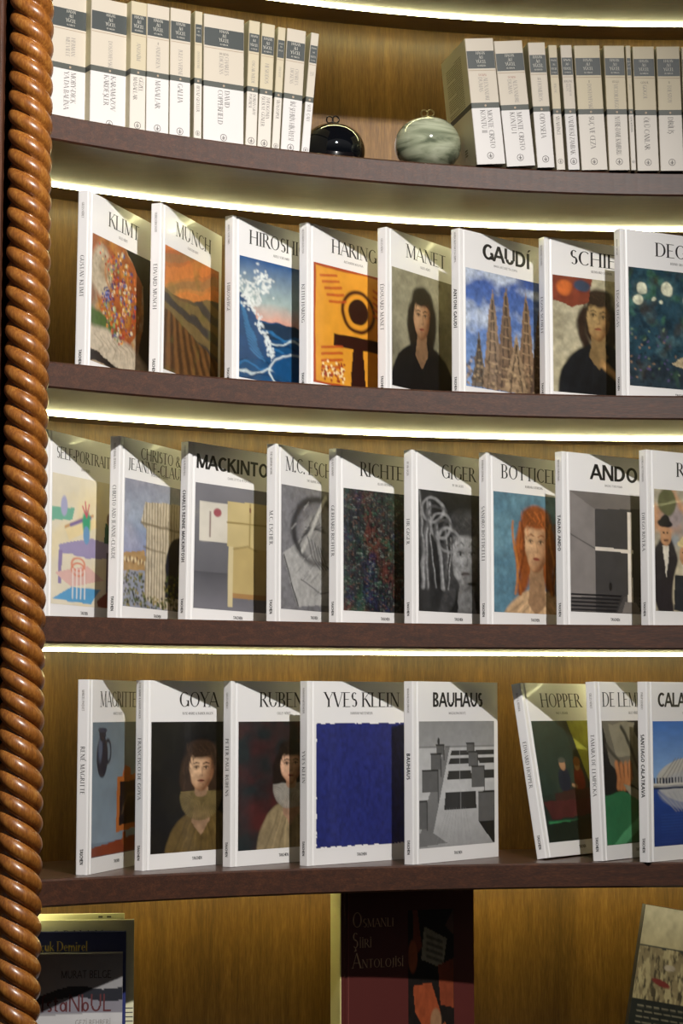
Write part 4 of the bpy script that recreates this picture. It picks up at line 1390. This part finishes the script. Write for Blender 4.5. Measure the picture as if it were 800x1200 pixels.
def ornament(px, Y, rad, hgt, m, mk, label):
    x = at_y_h(px, Y, H1 + hgt / 2)
    root = empty('glass_ornament', Matrix.Translation((x, Y, CZ + H1)), label, 'ornament', 'round glass ornaments on the top shelf')
    prof = [(rad * .42, 0), (rad * .46, .002)]
    for k in range(1, 24):
        t = k / 24 * math.pi
        z = hgt * (.5 - .5 * math.cos(t * .97 + .03))
        prof.append((max(rad * math.sin(t) ** .8, rad * .14), z))
    prof = prof[:2] + [p for p in prof[2:] if p[1] > .003]
    prof.append((rad * .12, hgt * 1.0))
    lathe('glass_body', prof, m, root, lobes=0)
    lathe('cap', [(rad * .2, hgt * .985), (rad * .19, hgt * 1.02), (rad * .1, hgt * 1.04)], mk, root, n=20)
    for q, ph in ((-1, 0), (1, .6)):
        pts = []
        for k in range(13):
            a = k / 12 * 2 * math.pi
            pts.append((q * .0045 + .0052 * math.cos(a), .002 * math.sin(a * 2 + ph), hgt * 1.03 + .0052 + .0052 * math.sin(a)))
        tube('loop', pts, .0011, mk, root)
    return root
ornament(390, 3.03, .0485, .082, dark_glass, mat('dark_cap', hx('2a2620'), .2, .6), 'glossy black round glass ornament beside the left paperbacks')
ornament(501, 3.0, .0500, .083, pale_glass, cap_metal, 'pale green marbled round glass ornament beside the leaning paperback')

# ------------------------------------------------------------------ lower shelf books
H5 = SH[5]
def frame_mtx(org, th, lean_back=0.0, roll=0.0):
    th, a, b = R(th), R(lean_back), R(roll)
    ex = Vector((math.cos(th), math.sin(th), 0))
    ey = Vector((-math.sin(th), math.cos(th), 0))
    ez = Vector((0, 0, 1))
    ez2 = ez * math.cos(a) + ey * math.sin(a)
    ey2 = ey * math.cos(a) - ez * math.sin(a)
    ez3 = ez2 * math.cos(b) + ex * math.sin(b)
    ex3 = ex * math.cos(b) - ez2 * math.sin(b)
    return Matrix(((ex3.x, ey2.x, ez3.x, org[0]), (ex3.y, ey2.y, ez3.y, org[1]), (ex3.z, ey2.z, ez3.z, org[2]), (0, 0, 0, 1)))

def big_book(name, org, th, W_, H_, T_, mc, label, group, lean=0, roll=0, mspine=None, hinge=True, board=.002):
    a = R(lean)
    z = CZ + H5 + .0004 + T_ * math.sin(a) + max(0, W_ * math.sin(R(roll)))
    root = empty(name, frame_mtx((org[0], org[1], z), th, lean, roll), label, 'book', group)
    o = case_mesh(W_, H_, T_, mc, root, hinge=hinge, board=board)
    if mspine:
        o.data.materials.append(mspine)
        for p in o.data.polygons:
            if max(o.data.vertices[i].co.x for i in p.vertices) < .0017:
                p.material_index = 1
    box((board + .001, W_ - .003, board, T_ - board, .003, H_ - .003), 'page_block', M['pages'], root)
    return root

F = lambda x, z: (x, -0.00015, z)
# red anthology
red = mat('dark_red_cover', hx('4e1a16'), 0.5, vary=.08, bscale=30)
creamy = mat('cream_spine_cloth', hx('cfc688'), 0.55)
Yr = 3.05
xr = at_y_h(398.5, Yr, H5 + .25)
rb = big_book('anthology_book', (xr, Yr), 21, .215, .298, .042, red, 'dark red hardback with cream spine, centre of the bottom shelf', None, mspine=creamy)
gold = mat('dull_gold_lettering', hx('cdb08c'), 0.5)
for i, (big, rest) in enumerate((('O', 'SMANLI'), ('Ş', 'İİRİ'), ('A', 'NTOLOJİSİ'))):
    pass
L_ = []
for i, (big, rest) in enumerate((('O', 'SMANLI'), ('Ş', 'İİRİ'), ('A', 'NTOLOJİSİ'))):
    zz = .298 - .058 - i * .0295
    L_.append((big, .019, zz, .022, .85, 0, 'serif_light'))
    L_.append((rest, .019 + text_width(big, .022, .85, 'serif_light') + .001, zz, .0125, 1.0, .02, 'serif_light'))
text_obj('title', L_, gold, rb, F, 'serif_light', align='l')
mini = Art(60, 110, '1c1714', 40)
mini.poly([(.1, 0), (.2, 0), (.3, .22), (.12, .3)], '7c3a22')
mini.ell(.1, .28, .1, .1, '9a5230', .2)
mini.poly([(.35, .1), (.85, .18), (.75, .36), (.28, .3)], '8f8a78')
for k in range(4):
    mini.line([(.4, .16 + .04 * k), (.75, .2 + .04 * k)], .01, '3a342c', .7)
mini.poly([(.1, .46), (.5, .44), (.7, .62), (.5, .8), (.15, .62)], '8a4226')
mini.poly([(.65, .34), (1, .3), (1, .6), (.7, .58)], '7a3a24')
mini.ell(.6, .68, .12, .08, '8f6a4c', .2)
mini.poly([(.5, .8), (.8, .68), (1, .9), (1, 1), (.6, 1)], '8a4a2c')
mini.poly([(.8, .1), (1, 0), (1, .16)], '5a4038')
picture('cover_picture', mini.grain(14, 20, .3), .108, .182, .02, .262, rb, F)
mesh_obj('cover_rule', [F(.0125, .0), F(.0131, .0), F(.0131, .298), F(.0125, .298)], [(0, 1, 2, 3)], M['ink_red'], rb)
pen_lines = [('DİVAN', .021 , .298 - .03, .0045, .9), ('ŞİİRİ', .021, .298 - .045, .0045, .9), ('ANTOLOJİ', .021, .298 - .06, .0036, .8)]
text_obj('spine_title', pen_lines, gold, rb, lambda x, z: (-.00015, .042 - x, z), 'serif')

# three books standing behind each other behind the twisted column
cream = mat('cream_cover', hx('dcd9b8'), 0.5)
blue = mat('navy_cover', hx('2b3268'), 0.4)
greyc = mat('grey_cover', hx('8f8d8e'), 0.4)
yel = mat('yellow_lettering', hx('d8c05c'), 0.5)

def left_book(px_right, Y, W_, H_, T_, th, mc, label, lean=2):
    x = at_y_h(px_right, Y, H5 + H_ - .05) - W_ * math.cos(R(th))
    return big_book('guide_book', (x, Y - W_ * math.sin(R(th))), th, W_, H_, T_, mc, label, 'books standing behind each other on the bottom shelf', lean=lean)
gb = left_book(143.5, 2.88, .145, .2225, .024, 6, greyc, 'grey city guidebook with dark hills, frontmost behind twisted column')
bb = left_book(147.5, 2.911, .165, .249, .016, 6, blue, 'navy blue book between grey guidebook and cream book')
cb = left_book(157, 2.934, .19, .263, .012, 6, cream, 'cream book standing directly behind the navy blue book')
c2 = left_book(145.5, 2.952, .17, .270, .010, 6, cream, 'tallest cream book, rearmost on the bottom shelf behind the column', lean=1.5)

g = Art(100, 130, 'a3a1a2', 41)
g.grad('8a8888', '9d9b9c', 0, .3).grad('9d9b9c', '77747a', .3, .62)
hl = .185 + .02 * np.sin(g.u * 9) + .015 * g.noise(12, 2) + .05 * (1 - g.u)
g.mixm(((g.v > hl) & (g.v < hl + .05 + .03 * g.u)) * 1., '2c2d33')
g.mixm(((g.v > hl + .05 + .03 * g.u) & (g.v < .36)) * 1., '85828a')
g.mixm((g.v > .36 + .03 * (1 - g.u) ** 2) * 1., 'c4c2c2')
picture('cover_picture', g.grain(6, 12, .08), .0005, .1448, .0005, .222, gb, F)
Fq = lambda x, z: (x, -0.0003, z)
text_obj('author_line', [('MURAT BELGE', .1295, .2225 - .0335, .0105, .9, .04, 'sans')], mat('dark_brown_lettering', hx('3a2c2c'), .5), gb, Fq, 'sans', align='r')
text_obj('title', [('ıstaNbUL'.replace('ı', 'f'), .1300, .2225 - .0785, .0235, .95, .03, 'sans')], mat('maroon_lettering', hx('5a2a2c'), .5), gb, Fq, 'sans', align='r')
text_obj('subtitle', [('GEZİ REHBERİ', .1295, .2225 - .097, .0075, .9, .06, 'sans')], M['ink_grey'], gb, Fq, 'sans', align='r')
text_obj('author_line', [('Selçuk Demirel', .1115, .249 - .0262, .0135, .9, .0, 'serif')], yel, bb, Fq, 'serif', align='r')
text_obj('title', [('ORHAN', .150, .263 - .0305, .0165, .95, .2, 'serif_light')], M['ink_soft'], cb, Fq, 'serif_light', align='r')
pen = Pen()
for k in range(8):
    pen.quad((.175, .14 - k * .006), (.189, .14 - k * .006), (.189, .1415 - k * .006), (.175, .1415 - k * .006))
mesh_obj('printed_lines', [F(*p) for p in pen.v], pen.f, M['ink_soft'], cb)
mk = Pen()
for x in (.133, .145):
    mk.quad((x, .2645), (x + .006, .2645), (x + .006, .267), (x, .267))
mesh_obj('printed_lines', [F(*p) for p in mk.v], mk.f, M['ink_soft'], c2)

# tilted book at the right edge
rg_ = Art(100, 130, '3a3a30', 42)
rg_.grad('b8ad84', 'a3966c', 0, .22)
rd = .2 + .05 * rg_.noise(4, 2)
rg_.mixm((rg_.v > rd) * 1., '7a6c4a')
rg_.mixm((rg_.v > rd) * np.clip((rg_.noise(44, 20) - .52) * 9, 0, 1) * .9, '3c3524')
rg_.mixm((rg_.v > rd) * np.clip((rg_.noise(50, 18) - .5) * 8, 0, 1) * .8, 'a5976a')
rg_.ell(.3, .33, .05, .018, '9c8f74', .3).ell(.24, .42, .09, .018, '6a2c24', .3, 10)
rg_.mixm((rg_.v > .52) * 1., '23241c')
for k in range(14):
    y = .56 + k * .03
    x = .06
    while x < .9:
        w_ = .03 + .07 * rg_.r.rand()
        rg_.line([(x, y), (min(x + w_, .92), y)], .0045, '777058', .8)
        x += w_ + .025
Yt = 2.985
Ht = .255
xt = at_y_h(760, Yt, H5 + Ht - .03)
tb = big_book('guide_book', (xt - .045, Yt), 4, .16, Ht, .022, mat('dark_olive_cover', hx('33342a'), .5), 'tilted guidebook with sepia crowd picture at the right edge of bottom shelf', 'tilted books on the bottom shelf', lean=3, roll=10)
tb['group'] = 'books standing behind each other on the bottom shelf'
picture('cover_picture', rg_.grain(20, 20, .25), .0005, .1598, .0005, Ht - .0005, tb, F)
